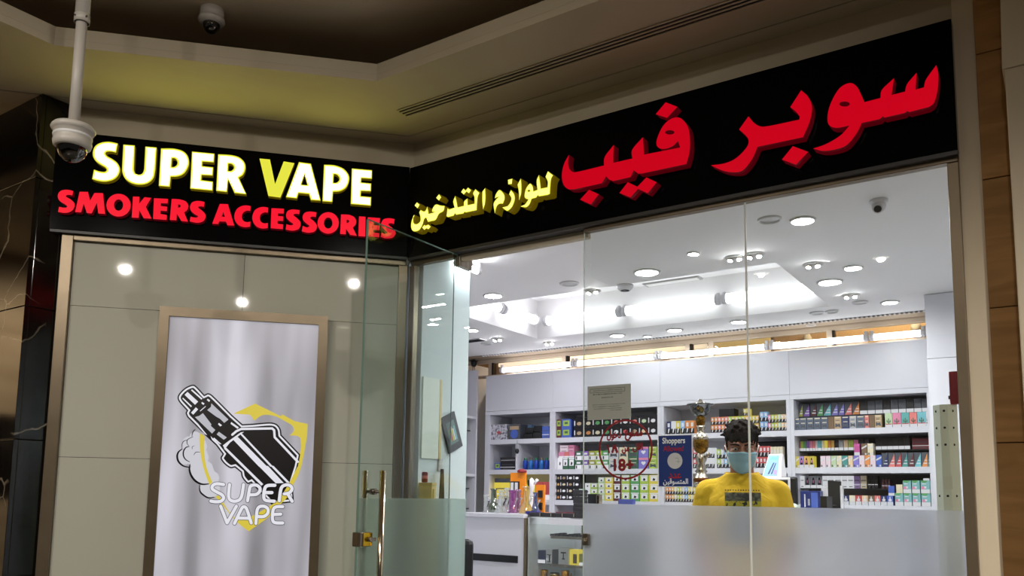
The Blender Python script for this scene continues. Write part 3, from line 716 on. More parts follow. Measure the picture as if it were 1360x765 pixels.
def strokes(name, m, lines, widths):
    """lines of pixel points drawn as round-capped strokes; width in px (single or per point)"""
    _lay[0] += 1
    bm = bmesh.new(); y = -PO - 0.00025 * _lay[0] - 0.0002
    def P3(x, z): a, b = onL(x, z, PO); return bm.verts.new((a, y, b))
    for ln, w in zip(lines, widths):
        ws = w if isinstance(w, (list, tuple)) else [w] * len(ln)
        for (p, q, wa, wb) in zip(ln, ln[1:], ws, ws[1:]):
            d = Vector((q[0] - p[0], q[1] - p[1]))
            if d.length < 1e-6: continue
            d.normalize(); n = Vector((-d.y, d.x))
            bm.faces.new([P3(p[0] + n.x * wa / 2, p[1] + n.y * wa / 2), P3(q[0] + n.x * wb / 2, q[1] + n.y * wb / 2), P3(q[0] - n.x * wb / 2, q[1] - n.y * wb / 2), P3(p[0] - n.x * wa / 2, p[1] - n.y * wa / 2)])
        for p, wa in zip(ln, ws): bm.faces.new([P3(p[0] + wa / 2 * math.cos(k * PI / 5), p[1] + wa / 2 * math.sin(k * PI / 5)) for k in range(10)])
    return obj(name, bm, m, po)
q1, q2, q3, q4 = (225, 500, 8.5), (310, 520, 7.655), (225, 570, 6.955), (260, 620, 7.655)
# smoke cloud: white puffs, black outer arcs
puff = [(pts('140,255', *q3)[0], 10.5), (pts('185,175', *q3)[0], 9), (pts('185,130', *q3)[0], 9.5), (pts('240,75', *q3)[0], 8), (pts('260,160', *q3)[0], 13), (pts('300,390', *q3)[0], 16.5), (pts('260,260', *q3)[0], 15), (pts('375,545', *q3)[0], 13.5), (pts('400,450', *q3)[0], 9)]
strokes('cloud_fill', bl('print_cloud', (0.84, 0.83, 0.90), 0.66), [[(p[0], p[1])] * 2 for p, r in puff], [r * 2 for p, r in puff])
def arc(s, q): return smooth_loop([(a, b, True) for a, b, _ in pts(s, *q)], 5, False)
def taper(n, w): return [w * (0.25 + 0.75 * math.sin(PI * (i + 0.5) / n) ** 0.7) for i in range(n)]
arcs = [(arc('187,352 130,340 85,300 72,250 85,210 120,182', q3), 2.6), (arc('187,302 150,280 130,245 132,200 155,168 185,160', q3), 1.8), (arc('368,505 300,508 240,478 200,425 185,370 190,325', q3), 2.9), (arc('415,628 360,634 310,605 282,570 278,515', q3), 2.2),
        (arc('115,180 118,135 135,110 165,100', q3), 1.0), (arc('180,155 163,130 170,95 220,70', q3), 1.0), (arc('208,70 212,40 225,15 240,0', q3), 1.2), (arc('225,240 245,213 285,212', q3), 0.8), (arc('213,185 210,165 232,152', q3), 0.7)]
strokes('cloud_outline', M_pk, [a for a, w in arcs], [taper(len(a), w) for a, w in arcs])
# shield
printed('shield_top', M_py, [pts('0,225 220,122 480,250 498,233 620,300 755,330 750,450 720,620 690,765 650,765 665,690 688,560 680,470 s640,450 570,447 s615,400 s600,350 s540,310 s420,250 s300,240 210,297 s170,240 s100,232', *q2)])
printed('shield_left', M_py, [pts('280,35 328,65 s320,150 s325,250 s345,360 395,490 370,515 s322,380 s292,250 s278,120', *q3)])
# vaping device: outer outline, white band, black body, then the details
dev = pts('s92,240 s112,190 s180,125 s262,92 s305,110 395,205 s440,188 s490,215 710,435 825,538 935,533', *q1) + pts('s370,313 s440,330 s480,380 490,440 680,640 655,765', *q2) + pts('985,165 1000,360 770,385 690,300', *q4) + \
      pts('755,497 s720,505 s672,450 660,400 605,355 s560,360 s505,320 s472,270 490,230 430,150 360,85 270,0', *q3) + pts('435,690 300,560 200,460 s183,415 195,385 s110,290', *q1)
dl = smooth_loop(dev, 4)
dl = [p for i, p in enumerate(dl) if math.hypot(p[0] - dl[i - 1][0], p[1] - dl[i - 1][1]) > 0.5]
printed('device_outline', M_pk, [dl], False); printed('device_band', M_pw, [inset(dl, 1.9)], False); printed('device_body', M_pk, [inset(dl, 4.2)], False)
for s, q in (('205,175 325,285 290,320 172,208', q1), ('255,145 375,250 362,262 245,158', q1), ('155,240 255,335 245,348 146,250', q1), ('300,348 325,372 270,432 245,410', q1), ('435,252 462,272 448,288 422,265', q1), ('368,288 398,305 385,322 362,305', q1), ('345,388 408,335 412,342 350,395', q1),
             ('560,525 595,552 575,565 550,540', q1), ('700,515 785,575 770,592 690,535', q1), ('505,690 590,765 570,765 495,705', q1),
             ('60,425 84,425 405,765 378,765', q2), ('505,180 522,168 868,508 850,522', q3), ('495,150 545,112 660,30 690,25 560,125 512,185', q3)):
    printed('device_highlight', M_pw, [pts(s, *q)])
for s, q in (('475,305 668,487 620,525 575,480 530,455 428,380 470,345', q1), ('380,415 475,540 470,560 520,605 483,645 290,460 340,445', q1), ('560,625 650,690 615,715 535,655', q1)):
    printed('device_window', M_pg, [pts(s, *q)])
def run_(s, q): return [(a, b) for a, b, _ in pts(s, *q)]
strokes('device_frame_line', M_pw, [run_('-10,440 30,405 80,382 395,376 415,395 420,465 655,715', q2), run_('785,0 945,165', q4)], [3.0, 2.8])
printed('device_stripe', M_pw, [pts('0,492 45,462 345,765 262,765', *q2)]); printed('device_stripe', M_pw, [pts('640,-8 735,-8 895,165 815,168', *q4)])
printed('shield_right', M_py, [pts('1034,0 1072,0 s1040,90 985,190 s930,310 850,390 s740,510 540,655 s420,560 s300,420 200,300 235,290 s330,440 s430,540 535,520 s700,430 s830,340 s930,200', *q4)])
# outlined lettering
word = ['285,180 215,172 175,190 170,225 215,255 270,285 285,320 255,350 200,355 155,348', '345,180 335,290 350,335 395,350 445,335 470,290 487,180', '528,345 545,240 560,195 610,185 650,210 650,250 615,280 550,285', '805,188 735,190 705,215 692,300 710,340 800,350', '700,262 775,262',
        '850,345 870,215 920,183 965,195 978,230 950,265 900,275', '935,275 980,350', '255,400 320,570 415,400', '395,575 470,420 495,405 520,430 565,570', '440,520 540,522', '612,575 625,440 650,405 700,402 735,430 730,475 690,505 630,505', '885,405 825,405 790,430 780,520 800,565 885,570', '785,485 865,480']
wl_ = [run_(s, q4) if s[:3] in ('255', '700', '935', '440', '785') else smooth_loop([(a, b, True) for a, b, _ in pts(s, *q4)], 4, False) for s in word]
strokes('lettering_outline', M_pk, wl_, [5.6] * len(wl_)); strokes('lettering_fill', M_pw, wl_, [4.3] * len(wl_))

# ================================================================== GLASS FRONT
M_pinhole = M_chrome
zf = 1.292                                   # top of the frosted film
for nm, x0, x1, lab in (('shopfront_pane', xg0, xj - 0.002, 'clear fixed glass panel with notices, left of the vertical glass joint'), ('shopfront_pane', xj + 0.002, xg1 + 0.004, 'clear fixed glass panel in front of man, right of the glass joint')):
    g = thing(nm, lab, 'glass panel', ((x0 + x1) / 2, 0.0, 0.0))
    c = (x0 + x1) / 2
    bm = bmesh.new(); bx(bm, x0 - c, x1 - c, -0.024, -0.023, 0.004, gT + 0.005); obj('glass', bm, M_glass, g)
    box('frosted_film', M_frost, x0 - c + 0.001, x1 - c - 0.001, -0.0228, -0.0222, 0.005, zf, g)
box('glass_joint_seal', mat('silicone_seal', (226, 230, 226), 0.4), xj - 0.0035, xj + 0.0035, -0.0262, -0.0215, 0.004, gT + 0.001)
tag(bpy.data.objects['glass_joint_seal'], 'pale vertical silicone seal between the two fixed glass panels', 'seal')
box('glass_edge_strip', mat('pale_glass_edge', (200, 212, 206), 0.2), xg0 - 0.003, xg0 - 0.0003, -0.0262, -0.0215, 0.004, gT + 0.001)
tag(bpy.data.objects['glass_edge_strip'], 'pale vertical edge strip on left glass panel beside the doorway', 'edge strip')
# narrow sidelight left of the door
g = thing('sidelight_pane', 'narrow fixed glass sidelight in bronze frame left of the door', 'glass panel', ((xs0 + xs1) / 2, 0, 0))
w_ = (xs1 - xs0) / 2
box('glass', M_glass, -w_, w_ - 0.003, -0.020, -0.019, 0.004, gT, g)
box('glass_edge', mat('dark_glass_edge', (58, 80, 80), 0.2), w_ - 0.0029, w_, -0.0215, -0.0175, 0.004, gT, g)
# strike patch on the left panel edge
p = onR(783, 716)
st_ = thing('strike_patch', 'small steel strike plate on the edge of left glass panel', 'strike plate', (p[0], -0.024, p[1]))
bm = bmesh.new()
bx(bm, -0.013, 0.017, -0.018, -0.001, -0.024, 0.024); bx(bm, -0.013, 0.017, 0.0025, 0.018, -0.024, 0.024)
obj('clamp', bm, M_steel, st_, bevel=0.004)
bm = bmesh.new(); tube(bm, (0.002, -0.018, -0.008), (0.002, -0.0205, 0.008), 0.008); obj('keep', bm, M_chrome, st_)

# ------------------------------------------------------------------ open glass door, swung out square to the front
xd = onR(606.5, 400)[0] + 0.008
yo = onX = None
def onDoor(px, py): p = WX(px, py, xd); return p.y, p.z
y_out = onDoor(483, 450)[0]; y_in = onDoor(622, 450)[0]
zdt = onDoor(487, 283)[1]; zdt2 = onDoor(604, 329)[1]; zdf = onDoor(550, 662)[1]
zdt = min((zdt + zdt2) / 2, zRb - 0.018)
dr = thing('glass_door', 'open frameless glass door with frosted lower half and long bar handle', 'door', (xd, 0, 0))
box('glass', M_door, -0.005, 0.005, y_out, y_in, 0.012, zdt, dr)
bm = bmesh.new(); bx(bm, -0.0052, 0.0052, y_out - 0.0016, y_out - 0.0002, 0.012, zdt); bx(bm, -0.0052, 0.0052, y_out, y_in, zdt + 0.0002, zdt + 0.0016); obj('glass_edge', bm, M_edge, dr)
box('frosted_film', M_dfrost, 0.0055, 0.0060, y_out + 0.001, y_in - 0.001, 0.014, zdf, dr)
box('pivot_fitting', M_steel, -0.014, 0.014, -0.010, y_in + 0.004, zdt - 0.052, zdt - 0.004, dr, bevel=0.002)
box('pivot_fitting', M_steel, -0.014, 0.014, -0.010, y_in + 0.004, 0.006, 0.056, dr, bevel=0.002)
h0 = WX(509, 625, xd + 0.05); 
hy = h0.y
for s in (1, -1):
    bm = bmesh.new(); tube(bm, (s * 0.048, hy, 0.45), (s * 0.048, hy, h0.z), 0.0125, seg=18); obj('bar_handle', bm, M_chrome, dr)
for z in (h0.z - 0.085, 0.55):
    bm = bmesh.new(); tube(bm, (-0.048, hy, z), (0.048, hy, z), 0.006); tube(bm, (-0.012, hy, z), (0.012, hy, z), 0.013, seg=16); obj('handle_stud', bm, M_steel, dr)
lz = onDoor(485, 716)[1]
lk = box('lock_case', M_steel, -0.022, 0.022, y_out - 0.004, y_out + 0.062, lz - 0.028, lz + 0.028, dr, bevel=0.004)
box('lock_plate', M_brass, 0.0222, 0.026, y_out + 0.012, y_out + 0.060, lz - 0.025, lz + 0.026, lk)
bm = bmesh.new(); tube(bm, (0.026, y_out + 0.042, lz), (0.042, y_out + 0.042, lz), 0.010); bx(bm, 0.030, 0.038, y_out + 0.036, y_out + 0.068, lz - 0.007, lz + 0.007); obj('thumb_turn', bm, M_steel, lk)

# ------------------------------------------------------------------ notices stuck on the glass
yS = -0.0262
def S(px, py): p = W(px, py, yS); return p.x, p.z
# grey paper notice
M_paper = mat('grey_notice_paper', (168, 171, 164), 0.8); M_ink = mat('grey_ink', (112, 114, 112), 0.8); M_inkd = mat('dark_ink', (50, 52, 52), 0.8)
nx0, nz1 = S(780.5, 513); nx1, nz0 = S(838, 555)
nz1 = (S(780, 513)[1] + S(837, 510)[1]) / 2; nz0 = (S(780, 558)[1] + S(837, 556)[1]) / 2
nt = thing('notice', 'grey paper notice with faint print taped high on the left glass panel', 'notice', ((nx0 + nx1) / 2, yS, nz0))
w_ = (nx1 - nx0) / 2; h_ = nz1 - nz0
box('paper', M_paper, -w_, w_, -0.0006, 0.0005, 0, h_, nt)
U = lambda u: -w_ + 2 * w_ * u
V = lambda v: h_ * (1 - v)
bm = bmesh.new()
for a in ((0.06, 0.87, 0.085, 0.095), (0.06, 0.87, 0.195, 0.205), (0.06, 0.068, 0.085, 0.205), (0.862, 0.87, 0.085, 0.205)): bx(bm, U(a[0]), U(a[1]), -0.0009, -0.0007, V(a[3]), V(a[2]))
obj('printed_frame', bm, M_inkd, nt)
random.seed(3); bm = bmesh.new()
for u0, u1, v, hh in ((0.13, 0.80, 0.145, 0.028), (0.13, 0.80, 0.255, 0.04), (0.33, 0.60, 0.355, 0.04), (0.12, 0.86, 0.56, 0.022), (0.12, 0.76, 0.62, 0.022), (0.15, 0.80, 0.68, 0.022), (0.53, 0.80, 0.735, 0.022)):
    u = u0
    while u < u1:
        l = random.uniform(0.012, 0.05); hh2 = hh * random.uniform(0.6, 1.0)
        bx(bm, U(u), U(min(u + l, u1)), -0.0009, -0.0007, V(v + hh2 / 2), V(v - hh2 / 2)); u += l + random.uniform(0.006, 0.016)
obj('faint_print', bm, M_ink, nt)['kind'] = 'stuff'
# red 18+ circle
M_red = mat('red_vinyl', (128, 6, 18), 0.5)
cxa, cz1 = S(830.5, 557); _, cz0 = S(830.5, 637); cl0, _ = S(795, 597); cl1, _ = S(867, 597)
ccx, ccz = (cl0 + cl1) / 2, (cz0 + cz1) / 2; rx, rz = (cl1 - cl0) / 2, (cz1 - cz0) / 2
sk = thing('age_sticker', 'round red vinyl age limit sticker reading 18+ on the left glass panel', 'sticker', (ccx, yS, ccz))
ring = [[(rx * k * math.cos(2 * PI * i / 48), rz * k * math.sin(2 * PI * i / 48)) for i in range(48)] for k in (1.0, 0.935)]
plate('ring', ring, -0.0008, 0.0008, [M_red], sk)
def stx(s, x0, y0, x1, y1, m, par, o, bold=0.0, nm='lettering', y=-0.0008):
    a = S(x0, y1); b = S(x1, y0)
    a2 = S(x0, y0); b2 = S(x1, y1)
    return text(nm, s, a[0] - o[0], b[0] - o[0], (a[1] + b2[1]) / 2 - o[1], (b[1] + a2[1]) / 2 - o[1], y, m, par, bold)
oc = (ccx, ccz)
def vis(s): return s[::-1]
stx(vis('\ufeed\ufea9' if False else '\ufee3\ufee4\ufee8\ufeee\ufec9'), 830, 571, 853.5, 585.5, M_red, sk, oc, 0.05)          # upper line, right word
stx(vis('\ufea9\ufea7\ufeee\ufedd'), 806, 571, 825, 585.5, M_red, sk, oc, 0.05)
stx(vis('\ufe8d\ufed7\ufede'), 840, 588, 854, 601, M_red, sk, oc, 0.05)
stx(vis('\ufee3\ufee6'), 826, 592, 836, 603, M_red, sk, oc, 0.05)
for q_ in ('178,342 198,350 216,438 199,446', '256,342 276,342 310,430 286,447 266,392 250,446 230,432'):
    plate('lettering', [[(S(a, b)[0] - ccx, S(a, b)[1] - ccz) for a, b, _ in pts(q_, 785, 550, 8.5)]], -0.0012, 0.0004, [M_red], sk)
stx('18+', 815, 609, 842, 626, M_red, sk, oc, 0.04)
# blue shoppers-allowed poster
M_navy = mat('navy_poster', (10, 44, 112), 0.5); M_pwt = mat('poster_white', (226, 230, 236), 0.6); M_pred = mat('poster_red', (150, 20, 40), 0.6); M_disc = mat('grey_disc', (186, 188, 190), 0.6)
a0 = S(874, 580); a1_ = S(918, 577); a2_ = S(876, 647); a3 = S(920, 645)
sx0, sx1 = (a0[0] + a2_[0]) / 2, (a1_[0] + a3[0]) / 2; sz1, sz0 = (a0[1] + a1_[1]) / 2, (a2_[1] + a3[1]) / 2
os_ = ((sx0 + sx1) / 2, sz0)
sp = thing('shopper_limit_poster', 'navy poster with white disc reading Shoppers Allowed, right of age sticker', 'poster', (os_[0], yS, sz0))
w_ = (sx1 - sx0) / 2; h_ = sz1 - sz0
box('white_border', M_pwt, -w_ - 0.003, w_ + 0.003, -0.0006, 0.0006, -0.003, h_ + 0.003, sp)
box('navy_panel', M_navy, -w_, w_, -0.0010, -0.0007, 0, h_, sp)
stx('Shoppers', 880, 581, 910, 591.5, M_pwt, sp, os_, 0.02, y=-0.0012); stx('Allowed', 881, 592, 908, 599.5, M_pred, sp, os_, 0.02, y=-0.0012)
dc = S(896.5, 612); dr_ = S(906.5, 612)[0] - dc[0]
plate('disc', [[(dc[0] - os_[0] + dr_ * math.cos(2 * PI * i / 32), dc[1] - os_[1] + dr_ * math.sin(2 * PI * i / 32)) for i in range(32)]], -0.0014, 0.0004, [M_disc], sp)
bm = bmesh.new(); q = S(900, 612); qx, qz = q[0] - os_[0], q[1] - os_[1]
for a in ((-0.010, 0.004, 0.010, 0.0112), (0.003, 0.0042, -0.010, 0.010), (-0.006, 0.012, -0.0035, -0.0022)): bx(bm, qx + a[0], qx + a[1], -0.0017, -0.0015, qz + a[2], qz + a[3])
obj('pen_mark', bm, M_ink, sp)
stx(vis('\ufecb\ufeaa\ufea9'), 888, 628.5, 905, 635.5, M_pred, sp, os_, 0.03, y=-0.0012)
stx(vis('\ufe8d\ufedf\ufee4\ufe98\ufeb4\ufeee\ufed7\ufef4\ufee6'), 881, 635.5, 914, 645, M_pwt, sp, os_, 0.02, y=-0.0012)
# ================================================================== STOCK SHELVING
ZSH = {'a': 1.803, 'b': 1.541, 'c': 1.288}   # shelf tops
ZTOP, ZCAB = 2.372, 2.021
dv = [W(p, 600, YB).x for p in (647, 733.5, 877.5, 1050.5, 1240)]
DEP = 0.36
M_backdark = mat('dark_back_panel', (92, 84, 76), 0.6)
M_riser = mat('dark_riser_acrylic', (30, 34, 36), 0.3)
bays = []
names = ('far left', 'second from left', 'third from left', 'right')
for k in range(4):
    x0, x1 = dv[k], dv[k + 1]
    b = thing('shelf_bay', 'white laminate stock shelving bay with wall cabinet above, %s of the four' % names[k], 'shelving', ((x0 + x1) / 2, YB, 0), 0, 'stock shelving bays')
    c = (x0 + x1) / 2; l, r = x0 - c, x1 - c
    up = 0.026
    box('upright', M_white, l - up if k == 0 else l + 0.0005, l + up, 0, DEP, 0, ZCAB - 0.001, b)
    if k == 3: box('upright', M_white, r - up, r + up, 0, DEP, 0, ZCAB - 0.001, b)
    else: box('upright', M_white, r - up, r - 0.0005, 0, DEP, 0, ZCAB - 0.001, b)
    box('back_panel', M_backdark if k == 3 else M_white, l + up, r - up, DEP - 0.012, DEP, 0.1, ZCAB - 0.001, b)
    for z, nm in ((ZSH['a'], 'a'), (ZSH['b'], 'b'), (ZSH['c'], 'c'), (0.95, 'd')):
        box('shelf', M_white, l + up + 0.0004, r - up - 0.0004, 0.002, DEP - 0.013, z - 0.040, z, b)
    box('cabinet_body', M_white, l + 0.001 - (up if k == 0 else 0), r - 0.001 + (up if k == 3 else 0), 0.022, DEP, ZCAB + 0.001, ZTOP, b)
    box('cabinet_door', M_white, l + 0.0006 - (up if k == 0 else 0), r - 0.0006 + (up if k == 3 else 0), 0.0, 0.020, ZCAB + 0.035, ZTOP, b, bevel=0.001)
    box('cabinet_rail', M_white, l + 0.0006 - (up if k == 0 else 0), r - 0.0006 + (up if k == 3 else 0), -0.002, 0.020, ZCAB, ZCAB + 0.033, b)
    if k == 0:
        x = W(686, 605, YB).x - c
        box('divider', M_white, x - 0.012, x + 0.012, 0.004, DEP - 0.013, ZSH['b'] + 0.0005, ZSH['a'] - 0.0405, b)
    bays.append((b, c, l, r))

# ------------------------------------------------------------------ boxed stock
PAL = {'navy': (26, 36, 92), 'black': (22, 22, 26), 'dark grey': (62, 66, 76), 'slate': (78, 90, 112), 'blue': (52, 84, 190), 'pale blue': (120, 170, 222), 'violet': (116, 104, 204), 'purple': (124, 76, 178), 'mauve': (158, 126, 196),
       'magenta': (196, 62, 140), 'pink': (226, 120, 160), 'pale pink': (230, 202, 214), 'red': (204, 60, 64), 'dark red': (120, 24, 34), 'maroon': (92, 28, 34), 'coral': (232, 110, 104), 'orange': (228, 132, 52), 'amber': (230, 172, 60), 'yellow': (222, 204, 62), 'lime': (166, 200, 58),
       'green': (74, 160, 82), 'dark green': (44, 96, 62), 'pale green': (186, 212, 160), 'sea': (112, 178, 182), 'teal': (52, 140, 134), 'cyan': (98, 186, 198), 'turquoise': (70, 164, 160), 'white': (232, 232, 232), 'cream': (228, 214, 176), 'peach': (234, 196, 144), 'tan': (180, 148, 106), 'brown': (112, 82, 52), 'olive': (170, 168, 52), 'grey': (160, 162, 168), 'silver': (196, 198, 206)}
def pm(c):
    g = sum(PAL[c]) / 3
    return mat('print_' + c.replace(' ', '_'), tuple(v * 0.80 + g * 0.12 + 20 for v in PAL[c]), 0.45)
_bm = {}
def stock_mesh(style, c, w, h, d):
    key = (style, c, round(w, 3), round(h, 3), round(d, 3))
    if key in _bm: return _bm[key]
    bm = bmesh.new(); w2 = w / 2
    base = c; e = 0.0006
    def patch(poly, mi, lvl=1):
        f = bm.faces.new([bm.verts.new((-w2 + u * w, -e * lvl, v * h)) for u, v in poly]); f.material_index = mi
    def rect(u0, u1, v0, v1, mi, lvl=1): patch([(u0, v0), (u1, v0), (u1, v1), (u0, v1)], mi, lvl)
    bx(bm, -w2, w2, 0, d, 0, h)
    bmesh.ops.recalc_face_normals(bm, faces=bm.faces[:])
    m = [pm(c)]
    if style == 'band': m += [pm('white')]; rect(0, 1, 0, 0.27, 1)
    elif style == 'half': m += [pm('white'), pm('black')]; rect(0, 1, 0, 0.47, 1); rect(0.10, 0.28, 0.06, 0.40, 2, 2); rect(0.2, 0.8, 0.6, 0.8, 1, 2)
    elif style == 'tri': m = [pm('dark grey'), pm(c), pm('white')]; patch([(0, 0), (1, 0), (1, 0.95)], 1); rect(0.3, 0.92, 0.20, 0.27, 2, 2); rect(0.5, 0.92, 0.42, 0.47, 2, 2)
    elif style == 'square': m += [pm('lime'), pm('dark green')]; rect(0.16, 0.84, 0.25, 0.85, 1); rect(0.32, 0.68, 0.45, 0.7, 2, 2)
    elif style == 'fruit': m = [pm('black'), pm(c), pm('white')]; patch([(0.28, 0.34), (0.5, 0.22), (0.76, 0.30), (0.8, 0.5), (0.6, 0.62), (0.36, 0.56)], 1); rect(0.0, 0.10, 0.22, 0.72, 2)
    elif style == 'juice': m = [pm(c), pm('black'), pm('white')]; rect(0, 1, 0, 0.42, 1); patch([(0.3, 0.10), (0.5, 0.10), (0.75, 0.42), (0.4, 0.42)], 2, 2); rect(0.25, 0.75, 0.55, 0.85, 2)
    elif style == 'coal': m += [pm('white'), pm('black')]; rect(0.14, 0.86, 0.30, 0.82, 1); patch([(0.35, 0.38), (0.6, 0.34), (0.68, 0.56), (0.45, 0.66)], 2, 2); rect(0.06, 0.94, 0.86, 0.97, 1)
    elif style == 'cactus':
        m += [pm('dark green'), pm('white'), pm('red')]; rect(0, 1, 0, 0.22, 2); rect(0.44, 0.56, 0.2, 0.62, 1, 2); rect(0.22, 0.34, 0.36, 0.52, 1, 2); rect(0.66, 0.78, 0.34, 0.5, 1, 2); rect(0.3, 0.7, 0.34, 0.40, 1, 2); rect(0.08, 0.92, 0.19, 0.26, 3, 1.6)
    elif style == 'teal': m += [pm('white'), pm('green'), pm('pink')]; rect(0, 1, 0, 0.30, 1); patch([(0, 0.88), (0.5, 0.80), (0.9, 1), (0, 1)], 2); rect(0.15, 0.6, 0.70, 0.77, 1, 2); patch([(0.05, 0.32), (0.5, 0.32), (0.3, 0.55), (0.05, 0.5)], 3); rect(0.38, 0.62, 0.38, 0.54, 1, 2)
    elif style == 'flask': m += [pm('white'), pm('silver')]; rect(0, 1, 0, 0.38, 2); patch([(0.3, 0.42), (0.7, 0.42), (0.8, 0.58), (0.58, 0.72), (0.58, 0.9), (0.42, 0.9), (0.42, 0.72), (0.2, 0.58)], 1)
    elif style == 'figure': m += [pm('white'), pm('pink'), pm('black')]; rect(0, 1, 0, 0.24, 1); patch([(0.2, 0.26), (0.8, 0.26), (0.7, 0.6), (0.6, 0.85), (0.4, 0.85), (0.3, 0.6)], 3); rect(0.38, 0.62, 0.42, 0.66, 2, 2)
    elif style == 'swirl': m += [pm('white'), pm('dark grey')]; rect(0.1, 0.35, 0.04, 0.22, 2); patch([(0, 0.5), (1, 0.75), (1, 0.9), (0, 0.65)], 1); rect(0.6, 0.9, 0.04, 0.18, 1)
    elif style == 'heart': m += [pm('white'), pm('pink')]; patch([(0.5, 0.3), (0.75, 0.55), (0.62, 0.68), (0.5, 0.6), (0.38, 0.68), (0.25, 0.55)], 1); rect(0, 1, 0.8, 1, 2)
    elif style == 'sand': m += [pm('dark grey'), pm('cream')]; rect(0.12, 0.88, 0.86, 0.94, 2); patch([(0.1, 0.12), (0.5, 0.2), (0.9, 0.1), (0.8, 0.42), (0.45, 0.36), (0.15, 0.46)], 1); rect(0.2, 0.8, 0.52, 0.58, 2); rect(0.2, 0.7, 0.66, 0.70, 1)
    elif style == 'strip': m += [pm('white'), pm('dark grey')]; rect(0.0, 1, 0.28, 0.33, 1); rect(0.1, 0.9, 0.6, 0.66, 2); rect(0.2, 0.8, 0.1, 0.16, 2)
    me = bpy.data.meshes.new('stock_box'); bm.to_mesh(me); bm.free()
    for x in m: me.materials.append(x)
    _bm[key] = me
    return me
ORD = ['first', 'second', 'third', 'fourth', 'fifth', 'sixth', 'seventh', 'eighth', 'ninth', 'tenth', 'eleventh', 'twelfth', 'thirteenth', 'fourteenth', 'fifteenth', 'sixteenth', 'seventeenth', 'eighteenth', 'nineteenth', 'twentieth']
_cnt = {}
def nth(key):
    _cnt[key] = _cnt.get(key, 0) + 1
    return ORD[min(_cnt[key], 20) - 1]
def inbay(x0, x1):
    c = (x0 + x1) / 2
    for k in range(4):
        if dv[k] <= c <= dv[k + 1]: return max(x0, dv[k] + 0.0275), min(x1, dv[k + 1] - 0.0275)
    return x0, x1
def stock(kind, style, c, px0, px1, py, y, z, h, where, group, depth=0.07, gap=0.0012):
    x0, x1 = W(px0, py, y).x, W(px1, py, y).x
    x0, x1 = inbay(x0, x1)
    w = x1 - x0 - gap
    o = bpy.data.objects.new(kind, stock_mesh(style, c, w, h - 0.0006, depth)); C.objects.link(o)
    o.location = ((x0 + x1) / 2, y, z + 0.0007)
    ds = {'band': 'white-banded', 'tri': 'triangle', 'square': 'green-labelled', 'fruit': 'spot', 'juice': 'juice', 'coal': 'white-labelled', 'cactus': 'cactus', 'teal': 'white-based', 'flask': 'flask', 'figure': 'figure', 'swirl': 'swirl', 'heart': 'heart', 'sand': 'landscape', 'strip': 'striped', 'half': 'half-white', 'plain': 'plain'}[style]
    cc = c + ' spot' if style == 'fruit' else c + ' ' + ds
    lab = '%s box, %s from left, %s' % (cc if style != 'fruit' else 'black ' + cc, nth((where, cc)), where)
    return tag(o, lab, 'box', group)
def riser(k, px0, px1, py, y, z):
    b, c, l, r = bays[k]
    x0, x1 = W(px0, py, y).x - c, W(px1, py, y).x - c
    return box('riser', M_riser, max(x0, l + 0.028), min(x1, r - 0.028), y - YB - 0.004, y - YB + 0.11, z - 0.009, z - 0.0004, b)
YL, YU = YB + 0.018, YB + 0.118              # lower tier front, upper tier on a step behind
def zx(o, s, v): return o + v / s
# --- right bay, top shelf
Z7 = lambda X: 1040 + X / 6.8
where = 'raised tier, top shelf of right bay'
zt1 = W(1100, 552, YU).z; ht = W(1100, 535, YU).z - zt1
riser(3, 1056, 1238, 548, YU, zt1)
for c, a, b in (('olive', 118, 178), ('purple', 180, 240), ('maroon', 245, 300), ('green', 303, 360), ('cyan', 362, 432), ('violet', 435, 495), ('violet', 497, 552), ('coral', 555, 622), ('orange', 625, 690)):
    stock('vape_box', 'tri', c, Z7(a), Z7(b), 544, YU, zt1, ht, where, 'triangle vape boxes, top right shelf')
for i in range(9):
    stock('vape_box', 'band', 'dark grey' if i % 3 else 'black', Z7(693 + i * 70), Z7(693 + (i + 1) * 70 - 3), 541, YU, zt1, ht, where, 'dark banded vape boxes, top right shelf')
where = 'front tier, top shelf of right bay'
h = W(1090, 554, YL).z - ZSH['a']
for c, a, b, s in (('slate', 88, 150, 'sand'), ('slate', 150, 212, 'sand'), ('slate', 214, 276, 'sand'), ('slate', 278, 340, 'sand'), ('slate', 342, 406, 'sand'), ('brown', 408, 460, 'plain'), ('tan', 462, 526, 'sand'), ('navy', 529, 596, 'sand'), ('grey', 599, 661, 'sand'), ('slate', 664, 736, 'sand'), ('coral', 738, 776, 'sand'), ('brown', 778, 826, 'plain'), ('tan', 828, 892, 'sand')):
    stock('vape_box', s, c, Z7(a), Z7(b), 562, YL, ZSH['a'], h, where, 'landscape vape boxes, top right shelf')
for c, a, b in (('pale green', 920, 986), ('pink', 988, 1066), ('turquoise', 1068, 1140), ('coral', 1142, 1211), ('cyan', 1213, 1290), ('white', 1292, 1330)):
    stock('vape_box', 'cactus', c, Z7(a), Z7(b), 558, YL, ZSH['a'], h + 0.008, where, 'cactus vape boxes, top right shelf')
